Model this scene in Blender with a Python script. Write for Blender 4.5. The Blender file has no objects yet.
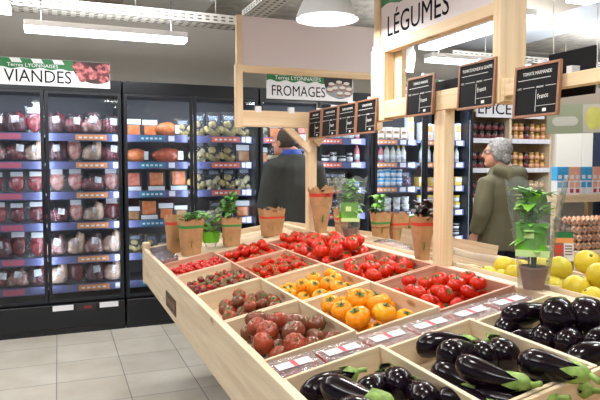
import bpy, bmesh, math, random
from mathutils import Vector, Matrix, noise
random.seed(11)
R = math.radians
scene = bpy.context.scene
col = scene.collection

# ------------------------------------------------------------------ camera, world, lights, exposure
CAM = Vector((0.0, 0.0, 1.5)); YAW = 21.9; PITCH = 3.43; FPX = 600.0
cd = bpy.data.cameras.new('camera'); cam = bpy.data.objects.new('camera', cd); col.objects.link(cam)
cd.sensor_width = 36.0; cd.lens = 36.0 * FPX / 600.0; cd.clip_start = 0.05; cd.clip_end = 60
cam.location = CAM; cam.rotation_euler = (R(90 - PITCH), 0, R(-YAW))
scene.camera = cam
w = bpy.data.worlds.new('world'); scene.world = w; w.use_nodes = True
bg = w.node_tree.nodes['Background']; bg.inputs[0].default_value = (0.86, 0.93, 1.0, 1); bg.inputs[1].default_value = 0.42
scene.view_settings.view_transform = 'Standard'; scene.view_settings.look = 'None'
scene.view_settings.gamma = 1.0; scene.view_settings.use_curve_mapping = False
scene.view_settings.exposure = 0.0
scene.cycles.use_denoising = True
scene.cycles.max_bounces = 8; scene.cycles.transparent_max_bounces = 24
scene.cycles.sample_clamp_indirect = 6.0
scene.cycles.caustics_reflective = False; scene.cycles.caustics_refractive = False
P_LINEAR = 17.0     # watts of each 1.2 m linear lamp
P_UP = 2.0          # multiple of it for an added uplight that brightens the ceiling
P_PENDANT = 13.0    # watts of each pendant over the display
P_FRIDGE = 2.6     # watts of each fridge lamp

# ------------------------------------------------------------------ helpers
def lin(c):
    c /= 255.0
    return c / 12.92 if c <= 0.04045 else ((c + 0.055) / 1.055) ** 2.4
def C(r, g, b): return (lin(r), lin(g), lin(b), 1.0)
CM = cam.rotation_euler.to_matrix()
def ray(px, py):
    return CM @ Vector(((px - 300) / FPX, (200 - py) / FPX, -1.0))
def at(px, py, depth): return CAM + ray(px, py) * depth
def at_z(px, py, z):
    d = ray(px, py); t = (z - CAM.z) / d.z; return CAM + d * t
def at_y(px, py, y):
    d = ray(px, py); return CAM + d * (y / d.y)
def at_x(px, py, x):
    d = ray(px, py); return CAM + d * (x / d.x)

MATS = {}
def nodes_of(name):
    m = bpy.data.materials.new(name); m.use_nodes = True
    nt = m.node_tree; b = nt.nodes['Principled BSDF']
    return m, nt, b
def mat(name, c, rough=0.5, metal=0.0, spec=0.5, var=0.0, vscale=8.0, bump=0.0, bscale=60.0, coat=0.0, emit=None, es=0.0, c2=None, sss=0.0, vdetail=3.0, contrast=None):
    if name in MATS: return MATS[name]
    m, nt, b = nodes_of(name)
    b.inputs['Base Color'].default_value = c; b.inputs['Roughness'].default_value = rough
    b.inputs['Metallic'].default_value = metal; b.inputs['Specular IOR Level'].default_value = spec
    b.inputs['Coat Weight'].default_value = coat; b.inputs['Coat Roughness'].default_value = 0.08
    if sss: b.inputs['Subsurface Weight'].default_value = sss; b.inputs['Subsurface Radius'].default_value = (0.02, 0.008, 0.004)
    if emit: b.inputs['Emission Color'].default_value = emit; b.inputs['Emission Strength'].default_value = es
    tc = nt.nodes.new('ShaderNodeTexCoord')
    if var or c2:
        n = nt.nodes.new('ShaderNodeTexNoise'); n.inputs['Scale'].default_value = vscale; n.inputs['Detail'].default_value = vdetail
        nt.links.new(tc.outputs['Object'], n.inputs['Vector'])
        rp = nt.nodes.new('ShaderNodeValToRGB')
        lo, hi = contrast or (0.3, 0.7)
        rp.color_ramp.elements[0].position = lo; rp.color_ramp.elements[1].position = hi
        if c2: a, z = c, c2
        else:
            a = tuple(x * (1 - var) for x in c[:3]) + (1,); z = tuple(min(1, x * (1 + var)) for x in c[:3]) + (1,)
        rp.color_ramp.elements[0].color = a; rp.color_ramp.elements[1].color = z
        nt.links.new(n.outputs[0], rp.inputs[0]); nt.links.new(rp.outputs[0], b.inputs['Base Color'])
    if bump:
        n2 = nt.nodes.new('ShaderNodeTexNoise'); n2.inputs['Scale'].default_value = bscale; n2.inputs['Detail'].default_value = 4
        nt.links.new(tc.outputs['Object'], n2.inputs['Vector'])
        bp = nt.nodes.new('ShaderNodeBump'); bp.inputs['Strength'].default_value = bump; bp.inputs['Distance'].default_value = 0.01
        nt.links.new(n2.outputs[0], bp.inputs['Height']); nt.links.new(bp.outputs[0], b.inputs['Normal'])
    MATS[name] = m
    return m
def wood(name, axis, c1, c2, rough=0.55):
    if name in MATS: return MATS[name]
    m, nt, b = nodes_of(name)
    tc = nt.nodes.new('ShaderNodeTexCoord'); mp = nt.nodes.new('ShaderNodeMapping')
    s = [26.0, 26.0, 26.0]; s[axis] = 1.6
    mp.inputs['Scale'].default_value = s
    nt.links.new(tc.outputs['Object'], mp.inputs[0])
    n = nt.nodes.new('ShaderNodeTexNoise'); n.inputs['Scale'].default_value = 1.0; n.inputs['Detail'].default_value = 5; n.inputs['Distortion'].default_value = 0.8
    nt.links.new(mp.outputs[0], n.inputs[0])
    rp = nt.nodes.new('ShaderNodeValToRGB'); rp.color_ramp.elements[0].position = 0.3; rp.color_ramp.elements[1].position = 0.72
    rp.color_ramp.elements[0].color = c1; rp.color_ramp.elements[1].color = c2
    nt.links.new(n.outputs[0], rp.inputs[0])
    mp2 = nt.nodes.new('ShaderNodeMapping'); s2 = [7.0, 7.0, 7.0]; s2[axis] = 3.0; mp2.inputs['Scale'].default_value = s2
    nt.links.new(tc.outputs['Object'], mp2.inputs[0])
    v = nt.nodes.new('ShaderNodeTexVoronoi'); v.inputs['Scale'].default_value = 1.0
    nt.links.new(mp2.outputs[0], v.inputs[0])
    r2 = nt.nodes.new('ShaderNodeValToRGB'); r2.color_ramp.elements[0].position = 0.05; r2.color_ramp.elements[1].position = 0.12
    r2.color_ramp.elements[0].color = (0.45, 0.3, 0.2, 1); r2.color_ramp.elements[1].color = (1, 1, 1, 1)
    nt.links.new(v.outputs['Distance'], r2.inputs[0])
    mx = nt.nodes.new('ShaderNodeMix'); mx.data_type = 'RGBA'; mx.blend_type = 'MULTIPLY'; mx.inputs[0].default_value = 0.8
    nt.links.new(rp.outputs[0], mx.inputs[6]); nt.links.new(r2.outputs[0], mx.inputs[7])
    nt.links.new(mx.outputs[2], b.inputs['Base Color'])
    bp = nt.nodes.new('ShaderNodeBump'); bp.inputs['Strength'].default_value = 0.15; bp.inputs['Distance'].default_value = 0.004
    nt.links.new(n.outputs[0], bp.inputs['Height']); nt.links.new(bp.outputs[0], b.inputs['Normal'])
    b.inputs['Roughness'].default_value = rough; b.inputs['Specular IOR Level'].default_value = 0.35
    MATS[name] = m
    return m
def clear(name, tint=(1, 1, 1, 1), body=0.0, bodycol=(0.8, 0.8, 0.85, 1), ior=1.4, rough=0.03, bump=0.0, gain=1.0, bscale=30):
    if name in MATS: return MATS[name]
    m = bpy.data.materials.new(name); m.use_nodes = True; nt = m.node_tree
    for x in list(nt.nodes):
        if x.type != 'OUTPUT_MATERIAL': nt.nodes.remove(x)
    out = [x for x in nt.nodes if x.type == 'OUTPUT_MATERIAL'][0]
    tr = nt.nodes.new('ShaderNodeBsdfTransparent'); tr.inputs[0].default_value = tint
    df = nt.nodes.new('ShaderNodeBsdfDiffuse'); df.inputs[0].default_value = bodycol
    gl = nt.nodes.new('ShaderNodeBsdfGlossy'); gl.inputs['Roughness'].default_value = rough
    m1 = nt.nodes.new('ShaderNodeMixShader'); m1.inputs[0].default_value = body
    nt.links.new(tr.outputs[0], m1.inputs[1]); nt.links.new(df.outputs[0], m1.inputs[2])
    fr = nt.nodes.new('ShaderNodeFresnel'); fr.inputs[0].default_value = ior
    mu = nt.nodes.new('ShaderNodeMath'); mu.operation = 'MULTIPLY'; mu.inputs[1].default_value = gain
    nt.links.new(fr.outputs[0], mu.inputs[0])
    m2 = nt.nodes.new('ShaderNodeMixShader'); nt.links.new(mu.outputs[0], m2.inputs[0])
    nt.links.new(m1.outputs[0], m2.inputs[1]); nt.links.new(gl.outputs[0], m2.inputs[2])
    if bump:
        tc = nt.nodes.new('ShaderNodeTexCoord'); n2 = nt.nodes.new('ShaderNodeTexNoise'); n2.inputs['Scale'].default_value = bscale
        nt.links.new(tc.outputs['Object'], n2.inputs['Vector'])
        bp = nt.nodes.new('ShaderNodeBump'); bp.inputs['Strength'].default_value = bump; bp.inputs['Distance'].default_value = 0.02
        nt.links.new(n2.outputs[0], bp.inputs['Height'])
        nt.links.new(bp.outputs[0], gl.inputs['Normal']); nt.links.new(bp.outputs[0], fr.inputs['Normal'])
    nt.links.new(m2.outputs[0], out.inputs[0])
    MATS[name] = m
    return m

def tag(o, label=None, cat=None, group=None, kind=None):
    if label: o['label'] = label
    if cat: o['category'] = cat
    if group: o['group'] = group
    if kind: o['kind'] = kind
    return o
def empty(name, loc=(0, 0, 0), rot=None, label=None, cat=None, group=None, parent=None):
    o = bpy.data.objects.new(name, None); col.objects.link(o); o.empty_display_size = 0.05
    o.location = loc
    if rot is not None: o.rotation_euler = rot
    if parent: o.parent = parent
    return tag(o, label, cat, group)
class MB:
    """collects shapes; build() links them as ONE mesh object"""
    def __init__(s): s.v = []; s.f = []; s.m = []; s.sm = []
    def add(s, vs, fs, mi=0, smooth=False, M=None):
        o = len(s.v)
        s.v += [(M @ Vector(p)) if M else Vector(p) for p in vs]
        s.f += [tuple(i + o for i in f) for f in fs]; s.m += [mi] * len(fs); s.sm += [smooth] * len(fs)
        return s
    def box(s, lo, hi, mi=0, M=None, bev=0.0):
        x0, y0, z0 = lo; x1, y1, z1 = hi
        if bev > 0:
            bm = bmesh.new(); bmesh.ops.create_cube(bm, size=1.0)
            for v in bm.verts: v.co = Vector(((x0 + x1) / 2 + v.co.x * (x1 - x0), (y0 + y1) / 2 + v.co.y * (y1 - y0), (z0 + z1) / 2 + v.co.z * (z1 - z0)))
            bmesh.ops.bevel(bm, geom=bm.edges[:], offset=bev, segments=2, affect='EDGES', profile=0.5)
            bm.verts.index_update()
            s.add([v.co.copy() for v in bm.verts], [[v.index for v in f.verts] for f in bm.faces], mi, False, M); bm.free(); return s
        vs = [(x0, y0, z0), (x1, y0, z0), (x1, y1, z0), (x0, y1, z0), (x0, y0, z1), (x1, y0, z1), (x1, y1, z1), (x0, y1, z1)]
        fs = [(0, 3, 2, 1), (4, 5, 6, 7), (0, 1, 5, 4), (1, 2, 6, 5), (2, 3, 7, 6), (3, 0, 4, 7)]
        return s.add(vs, fs, mi, False, M)
    def rings(s, rings, mi=0, smooth=True, caps=True, M=None, closed=True):
        n = len(rings[0]); vs = [p for r in rings for p in r]; fs = []
        for i in range(len(rings) - 1):
            for j in range(n if closed else n - 1):
                k = (j + 1) % n
                fs.append((i * n + j, i * n + k, (i + 1) * n + k, (i + 1) * n + j))
        if caps and closed:
            fs.append(tuple(range(n - 1, -1, -1))); fs.append(tuple((len(rings) - 1) * n + j for j in range(n)))
        return s.add(vs, fs, mi, smooth, M)
    def lathe(s, prof, n=20, mi=0, smooth=True, caps=True, M=None):
        return s.rings([[(r * math.cos(2 * math.pi * j / n), r * math.sin(2 * math.pi * j / n), z) for j in range(n)] for r, z in prof], mi, smooth, caps, M)
    def tube(s, pts, rad, n=8, mi=0, smooth=True, M=None):
        pts = [Vector(p) for p in pts]; rs = rad if isinstance(rad, (list, tuple)) else [rad] * len(pts)
        out = []; up = None
        for i, p in enumerate(pts):
            d = (pts[min(i + 1, len(pts) - 1)] - pts[max(i - 1, 0)]).normalized()
            if up is None:
                up = Vector((0, 0, 1)) if abs(d.z) < 0.9 else Vector((1, 0, 0))
            a = d.cross(up).normalized(); b = a.cross(d).normalized(); up = b
            out.append([p + (a * math.cos(2 * math.pi * j / n) + b * math.sin(2 * math.pi * j / n)) * rs[i] for j in range(n)])
        return s.rings(out, mi, smooth, True, M)
    def ell(s, c, r, n=16, k=10, mi=0, M=None, fn=None):
        c = Vector(c); rr = []
        for i in range(k + 1):
            t = -math.pi / 2 + math.pi * i / k
            t = max(-1.53, min(1.53, t))
            ring = []
            for j in range(n):
                a = 2 * math.pi * j / n
                d = Vector((math.cos(t) * math.cos(a), math.cos(t) * math.sin(a), math.sin(t)))
                q = fn(d) if fn else 1.0
                ring.append(c + Vector((d.x * r[0], d.y * r[1], d.z * r[2])) * q)
            rr.append(ring)
        return s.rings(rr, mi, True, True, M)
    def mesh(s, name, mats):
        me = bpy.data.meshes.new(name); me.from_pydata([tuple(v) for v in s.v], [], s.f)
        for m in (mats if isinstance(mats, (list, tuple)) else [mats]): me.materials.append(m)
        me.polygons.foreach_set('material_index', s.m); me.polygons.foreach_set('use_smooth', s.sm)
        me.update(); return me
    def build(s, name, mats, parent=None, loc=None, label=None):
        o = bpy.data.objects.new(name, s.mesh(name, mats)); col.objects.link(o)
        if loc is not None: o.location = loc
        if parent: o.parent = parent
        if label: o['label'] = label
        return o
def place(o, M):
    o.matrix_basis = M
    return o
def copy_tree(o, parent=None):
    c = o.copy(); col.objects.link(c); c.parent = parent
    for ch in list(o.children): copy_tree(ch, c)
    return c
def struct(name, mb, mats):
    o = mb.build(name, mats); o['kind'] = 'structure'; return o
def text(name, body, size, m, parent, M, extrude=0.0006, align='LEFT', sx=1.0, bold=0.0):
    cu = bpy.data.curves.new(name, 'FONT'); cu.body = body; cu.size = size; cu.extrude = extrude; cu.align_x = align; cu.offset = bold; cu.resolution_u = 3
    t = bpy.data.objects.new(name, cu); col.objects.link(t)
    dg = bpy.context.evaluated_depsgraph_get()
    me = bpy.data.meshes.new_from_object(t.evaluated_get(dg)); bpy.data.objects.remove(t); bpy.data.curves.remove(cu)
    me.name = name
    if sx != 1.0:
        for v in me.vertices: v.co.x *= sx
    me.materials.clear(); me.materials.append(m)
    o = bpy.data.objects.new(name, me); col.objects.link(o); o.parent = parent; o.matrix_basis = M
    return o
def light_area(name, parent, M, sx, sy, power, color=(1, 1, 1), spread=180):
    l = bpy.data.lights.new(name, 'AREA'); l.shape = 'RECTANGLE'; l.size = sx; l.size_y = sy; l.energy = power; l.color = color; l.spread = R(spread)
    o = bpy.data.objects.new(name, l); col.objects.link(o); o.parent = parent; o.matrix_basis = M; return o
T = Matrix.Translation
def RX(a): return Matrix.Rotation(R(a), 4, 'X')
def RY(a): return Matrix.Rotation(R(a), 4, 'Y')
def RZ(a): return Matrix.Rotation(R(a), 4, 'Z')
def basis(o, x, y, z):
    return Matrix(((x[0], y[0], z[0], o[0]), (x[1], y[1], z[1], o[1]), (x[2], y[2], z[2], o[2]), (0, 0, 0, 1)))
ORD = ['first', 'second', 'third', 'fourth', 'fifth', 'sixth', 'seventh', 'eighth', 'ninth', 'tenth', 'eleventh', 'twelfth', 'thirteenth', 'fourteenth', 'fifteenth', 'sixteenth']

# ------------------------------------------------------------------ materials
PW1, PW2 = C(214, 184, 144), C(238, 216, 182)
WX = wood('pine_along_x', 0, PW1, PW2); WY = wood('pine_along_y', 1, PW1, PW2); WZ = wood('pine_along_z', 2, PW1, PW2)
PL1, PL2 = C(204, 180, 148), C(230, 212, 184)
PX = wood('poplar_along_x', 0, PL1, PL2); PY = wood('poplar_along_y', 1, PL1, PL2)
RPX = wood('pinkish_plank_x', 0, C(180, 130, 108), C(212, 168, 144)); RPY = wood('pinkish_plank_y', 1, C(180, 130, 108), C(212, 168, 144))
BLK = mat('black_metal', C(24, 27, 33), 0.38, 0.0, 0.5)
BLK2 = mat('satin_black', C(26, 28, 33), 0.3, 0.2, 0.5)
FRIN = mat('fridge_liner', C(96, 92, 96), 0.5)
SHELF = mat('shelf_metal', C(120, 122, 130), 0.4, 0.3)
RAIL = mat('violet_rail', C(96, 98, 140), 0.3, 0.0, 0.5)
GLASS = clear('door_glass', (0.93, 0.95, 0.97, 1), 0.0, ior=1.42, rough=0.02, gain=0.9)
PLASTIC = clear('clear_plastic', (0.97, 0.97, 0.97, 1), 0.07, (0.9, 0.9, 0.95, 1), ior=1.45, rough=0.06, bump=0.35, gain=1.5, bscale=55)
FILM = clear('pack_film', (0.95, 0.95, 0.97, 1), 0.035, (0.75, 0.75, 0.8, 1), ior=1.4, rough=0.12, bump=0.7, gain=0.9, bscale=40)
SLEEVE = clear('sleeve_film', (0.97, 0.98, 0.98, 1), 0.07, (0.85, 0.9, 0.92, 1), ior=1.4, rough=0.08, bump=0.5, gain=0.6, bscale=22)
WHITE = mat('white_print', C(236, 236, 240), 0.5)
PAPERW = mat('white_label', C(232, 232, 236), 0.6)
INK = mat('black_ink', C(20, 20, 24), 0.8, spec=.1)
GREEN = mat('sign_green', C(28, 116, 62), 0.5)
CHALK = mat('chalkboard', C(19, 20, 22), 0.75, spec=.2, var=0.15, vscale=20)
CHALKW = mat('chalk_white', C(225, 225, 222), 0.8)
COPPER = mat('sign_frame_wood', C(150, 104, 78), 0.5, var=0.15, vscale=30)
PANELW = mat('sign_panel_pink_white', C(226, 216, 218), 0.6)
LEAF = mat('herb_leaf', C(86, 150, 58), 0.45, var=0.35, vscale=25)
LEAF2 = mat('bright_leaf', C(124, 188, 66), 0.45, var=0.3, vscale=25)
LEAFP = mat('purple_leaf', C(58, 28, 40), 0.45, var=0.4, vscale=30)
CALYX = mat('calyx_green', C(92, 118, 52), 0.6, var=0.25, vscale=60)
EGGCAL = mat('aubergine_calyx', C(128, 158, 76), 0.55, var=0.3, vscale=40)
KRAFT = mat('kraft_paper', C(182, 138, 96), 0.75, var=0.14, vscale=14, bump=0.8, bscale=38)
STRED = mat('red_stripe', C(206, 62, 44), 0.7); STGRN = mat('green_stripe', C(54, 140, 66), 0.7)
CONC = mat('rough_concrete', C(172, 169, 161), 0.95, var=0.26, vscale=9, bump=1.0, bscale=22, vdetail=8)
METALW = mat('galvanised', C(206, 204, 196), 0.4, 0.3); DARKSLOT = mat('slot_dark', C(88, 82, 74), 0.8)
LAMPW = mat('lamp_white', C(235, 236, 240), 0.4)
def emis(name, c, s):
    return mat(name, (0.8, 0.8, 0.8, 1), 0.5, emit=c, es=s)
LEDW = emis('led_diffuser', (0.95, 0.98, 1.0, 1), 5.0)
TUBE = emis('fridge_led', (0.85, 0.93, 1.0, 1), 1.6)
PEND = emis('pendant_glow', (0.86, 0.94, 1.0, 1), 2.2)

# ------------------------------------------------------------------ the setting
FY = 5.62                                  # plane of the fridge doors
def floor_mat():
    m, nt, b = nodes_of('floor_tiles')
    tc = nt.nodes.new('ShaderNodeTexCoord'); mp = nt.nodes.new('ShaderNodeMapping')
    mp.inputs['Location'].default_value = (0.045, -4.36 + 9.0, 0)
    nt.links.new(tc.outputs['Object'], mp.inputs[0])
    br = nt.nodes.new('ShaderNodeTexBrick'); br.offset = 0.0; br.squash = 1.0
    br.inputs['Scale'].default_value = 1.0; br.inputs['Mortar Size'].default_value = 0.0035; br.inputs['Mortar Smooth'].default_value = 0.2
    br.inputs['Brick Width'].default_value = 0.45; br.inputs['Row Height'].default_value = 0.45; br.inputs['Bias'].default_value = 0.0
    br.inputs['Color1'].default_value = C(204, 198, 186); br.inputs['Color2'].default_value = C(214, 209, 198); br.inputs['Mortar'].default_value = C(118, 120, 124)
    nt.links.new(mp.outputs[0], br.inputs[0])
    n = nt.nodes.new('ShaderNodeTexNoise'); n.inputs['Scale'].default_value = 3.5; n.inputs['Detail'].default_value = 6
    nt.links.new(tc.outputs['Object'], n.inputs[0])
    rp = nt.nodes.new('ShaderNodeValToRGB'); rp.color_ramp.elements[0].color = (0.82, 0.8, 0.76, 1); rp.color_ramp.elements[1].color = (1, 1, 1, 1)
    rp.color_ramp.elements[0].position = 0.3; rp.color_ramp.elements[1].position = 0.7
    nt.links.new(n.outputs[0], rp.inputs[0])
    mx = nt.nodes.new('ShaderNodeMix'); mx.data_type = 'RGBA'; mx.blend_type = 'MULTIPLY'; mx.inputs[0].default_value = 1.0
    nt.links.new(br.outputs[0], mx.inputs[6]); nt.links.new(rp.outputs[0], mx.inputs[7]); nt.links.new(mx.outputs[2], b.inputs['Base Color'])
    b.inputs['Roughness'].default_value = 0.32; b.inputs['Specular IOR Level'].default_value = 0.45
    return m
struct('floor', MB().box((-5, -2.5, -0.1), (9.5, 6.6, 0)), floor_mat())
WALLM = mat('wall_paint', C(196, 191, 182), 0.8, var=0.04, vscale=2)
struct('wall_back', MB().box((-5, 6.38, 0), (9.5, 6.55, 3.0)), WALLM)
struct('wall_side', MB().box((8.6, -2.5, 0), (8.8, 6.38, 3.0)), mat('side_wall_paint', C(206, 202, 196), 0.8))
struct('ceiling', MB().box((-5, -2.5, 3.0), (9.5, 6.6, 3.2)), CONC)
CEILW = mat('ceiling_band_paint', C(226, 226, 224), 0.8); CEILB = mat('ceiling_band_beige', C(176, 168, 154), 0.85, var=0.06, vscale=3)
struct('trim_1', MB().box((0.57, -2.5, 2.96), (1.34, 6.38, 3.0)), CEILW)
struct('trim_2', MB().box((-1.2, -2.5, 2.95), (0.569, 6.38, 3.0)), CEILB)  # shading beside the white band, put into this strip's beige
struct('trim_3', MB().box((4.5, -2.5, 2.96), (5.3, 6.38, 3.0)), mat('ceiling_band_cool', C(214, 222, 232), 0.8))
struct('trim_4', MB().box((3.3, -2.5, 2.95), (4.499, 6.38, 3.0)), CEILB)

def cable_tray(p0, p1, wdt, hgt, label, axis):
    root = empty('cable_tray', p0, None, label, 'cable tray')
    L = (Vector(p1) - Vector(p0)).length
    f = MB()
    if axis == 0: M = Matrix.Identity(4)
    else: M = RZ(90)
    f.box((0, -wdt / 2, 0), (L, wdt / 2, 0.006), 0, M); f.box((0, -wdt / 2, 0), (L, -wdt / 2 + 0.005, hgt), 0, M); f.box((0, wdt / 2 - 0.005, 0), (L, wdt / 2, hgt), 0, M)
    for k in range(int(L / 0.07)):
        for zz in (0.3, 0.62):
            f.box((0.02 + k * 0.07, -wdt / 2 - 0.0015, hgt * zz), (0.055 + k * 0.07, -wdt / 2, hgt * (zz + 0.14)), 1, M)
            f.box((0.02 + k * 0.07, wdt / 2, hgt * zz), (0.055 + k * 0.07, wdt / 2 + 0.0015, hgt * (zz + 0.14)), 1, M)
        for yy in (-0.3, 0, 0.3):
            f.box((0.02 + k * 0.07, yy * wdt - 0.012, -0.0015), (0.05 + k * 0.07, yy * wdt + 0.012, 0), 1, M)
    f.build('channel', [METALW, DARKSLOT], root)
    for k in range(3):
        h = MB().tube([(L * (0.15 + 0.35 * k), 0, hgt), (L * (0.15 + 0.35 * k), 0, 2.95 - p0[2])], 0.006, 6, M=M)
        h.build('hanger_rod', METALW, root)
    return root
cable_tray((-0.35, 5.3, 2.72), (1.62, 5.3, 2.72), 0.2, 0.085, 'perforated cable tray running above the meat fridges', 0)
cable_tray((1.62, 2.3, 2.78), (1.62, 5.15, 2.78), 0.2, 0.06, 'perforated cable tray running towards the cheese sign', 1)
cable_tray((4.0, 5.6, 2.66), (7.4, 5.6, 2.66), 0.2, 0.075, 'perforated cable tray above the grocery shelf end', 0)

def linear_lamp(c, L, wdt, axis, label, power=None):
    root = empty('linear_lamp', c, None, label, 'ceiling lamp', None)
    M = Matrix.Identity(4) if axis == 0 else RZ(90)
    MB().box((-L / 2, -wdt / 2, 0.012), (L / 2, wdt / 2, 0.055), 0, M, 0.004).build('housing', LAMPW, root)
    MB().box((-L / 2 + 0.005, -wdt / 2 + 0.003, -0.02), (L / 2 - 0.005, wdt / 2 - 0.003, 0.014), 0, M).build('diffuser', LEDW, root)
    for s in (-1, 1):
        MB().tube([(s * L * 0.4, 0, 0.05), (s * L * 0.4, 0, 2.95 - c[2])], 0.004, 6, M=M).build('suspension_cord', BLK, root)
    light_area('lamp_light', root, T((0, 0, -0.026)) @ M, L, wdt, power or P_LINEAR, (0.95, 0.97, 1.0))
    light_area('lamp_uplight', root, T((0, 0, 0.07)) @ M @ RX(180), L, wdt, (power or P_LINEAR) * P_UP, (0.97, 0.97, 1.0))  # upward light added over each housing to brighten ceiling and wall
    return root
linear_lamp((0.385, 4.93, 2.5), 1.2, 0.14, 0, 'long suspended LED lamp in front of the meat sign wall')
linear_lamp((-0.86, 4.2, 2.5), 1.2, 0.5, 0, 'white ceiling lamp at the corner above the meat sign')
linear_lamp((2.97, 3.86, 2.5), 1.2, 0.17, 1, 'long LED lamp seen under the vegetable sign')
linear_lamp((3.9, 4.93, 2.5), 1.2, 0.14, 0, 'more distant LED lamp above the drinks fridge')
linear_lamp((6.1, 4.93, 2.5), 1.2, 0.14, 0, 'LED lamp in line with the others beyond the jar shelves')  # added out of view to brighten the pale cupboard
linear_lamp((2.97, 2.25, 2.5), 1.2, 0.17, 1, 'LED lamp at the top edge beyond the thick sign post')
linear_lamp((-0.9, 2.2, 2.5), 1.2, 0.14, 1, 'LED lamp over the aisle beside the display', P_LINEAR * 0.8)  # unseen lamp added as extra light for the display
linear_lamp((-0.3, 0.2, 2.5), 1.2, 0.14, 1, 'LED lamp over the aisle at the near end of the display', P_LINEAR * 0.9)  # another lamp added for more light, overhead near the camera and unseen

def pendant(c, rad, hgt, label, tilt=None, power=None, aim=None):
    root = empty('pendant_lamp', c, tilt, label, 'pendant lamp')
    n = 28
    MB().lathe([(rad, 0), (rad * 0.97, hgt * 0.12), (rad * 0.8, hgt * 0.5), (rad * 0.55, hgt * 0.85), (rad * 0.2, hgt), (0.02, hgt + 0.03),
                (0.015, hgt + 0.03), (rad * 0.18, hgt - 0.012), (rad * 0.5, hgt * 0.83), (rad * 0.76, hgt * 0.5), (rad * 0.94, hgt * 0.12), (rad * 0.975, 0.002)], n, 0, True, False).build('shade', LAMPW, root)
    MB().lathe([(0.002, 0.028), (rad * 0.9, 0.03), (rad * 0.9, 0.036), (0.002, 0.036)], n, 0, False).build('diffuser', PEND, root)
    MB().tube([(0, 0, hgt + 0.02), (0, 0, 2.94 - c[2])], 0.006, 6).build('cord', BLK, root)
    if power:
        l = bpy.data.lights.new('pendant_light', 'AREA'); l.shape = 'DISK'; l.size = rad * 1.7; l.energy = power; l.color = (1.0, 0.975, 0.93); l.spread = R(180)
        o = bpy.data.objects.new('pendant_light', l); col.objects.link(o); o.parent = root; o.location = (0, 0, 0.02)
    return root
pp = at(327, 19.5, 3.0)
pendant((pp.x, pp.y, pp.z), 0.157, 0.16, 'wide white pendant lamp in front of the blank sign panel', None, P_PENDANT * 0.9)
p2 = at(405, 70, 5.2)
pendant((p2.x, p2.y, p2.z), 0.075, 0.2, 'small white spot lamp hanging under the vegetable sign', (R(8), R(14), 0), 12)
pendant((0.95, 0.95, 2.42), 0.173, 0.17, 'white pendant lamp above the aubergine crates', None, P_PENDANT * 0.9)
pendant((0.75, 1.85, 2.42), 0.173, 0.17, 'white pendant lamp above the near tomato crates', None, P_PENDANT * 0.65)
pendant((2.25, 1.2, 2.42), 0.173, 0.17, 'white pendant lamp above the yellow fruit crates', None, P_PENDANT * 0.8)

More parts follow.
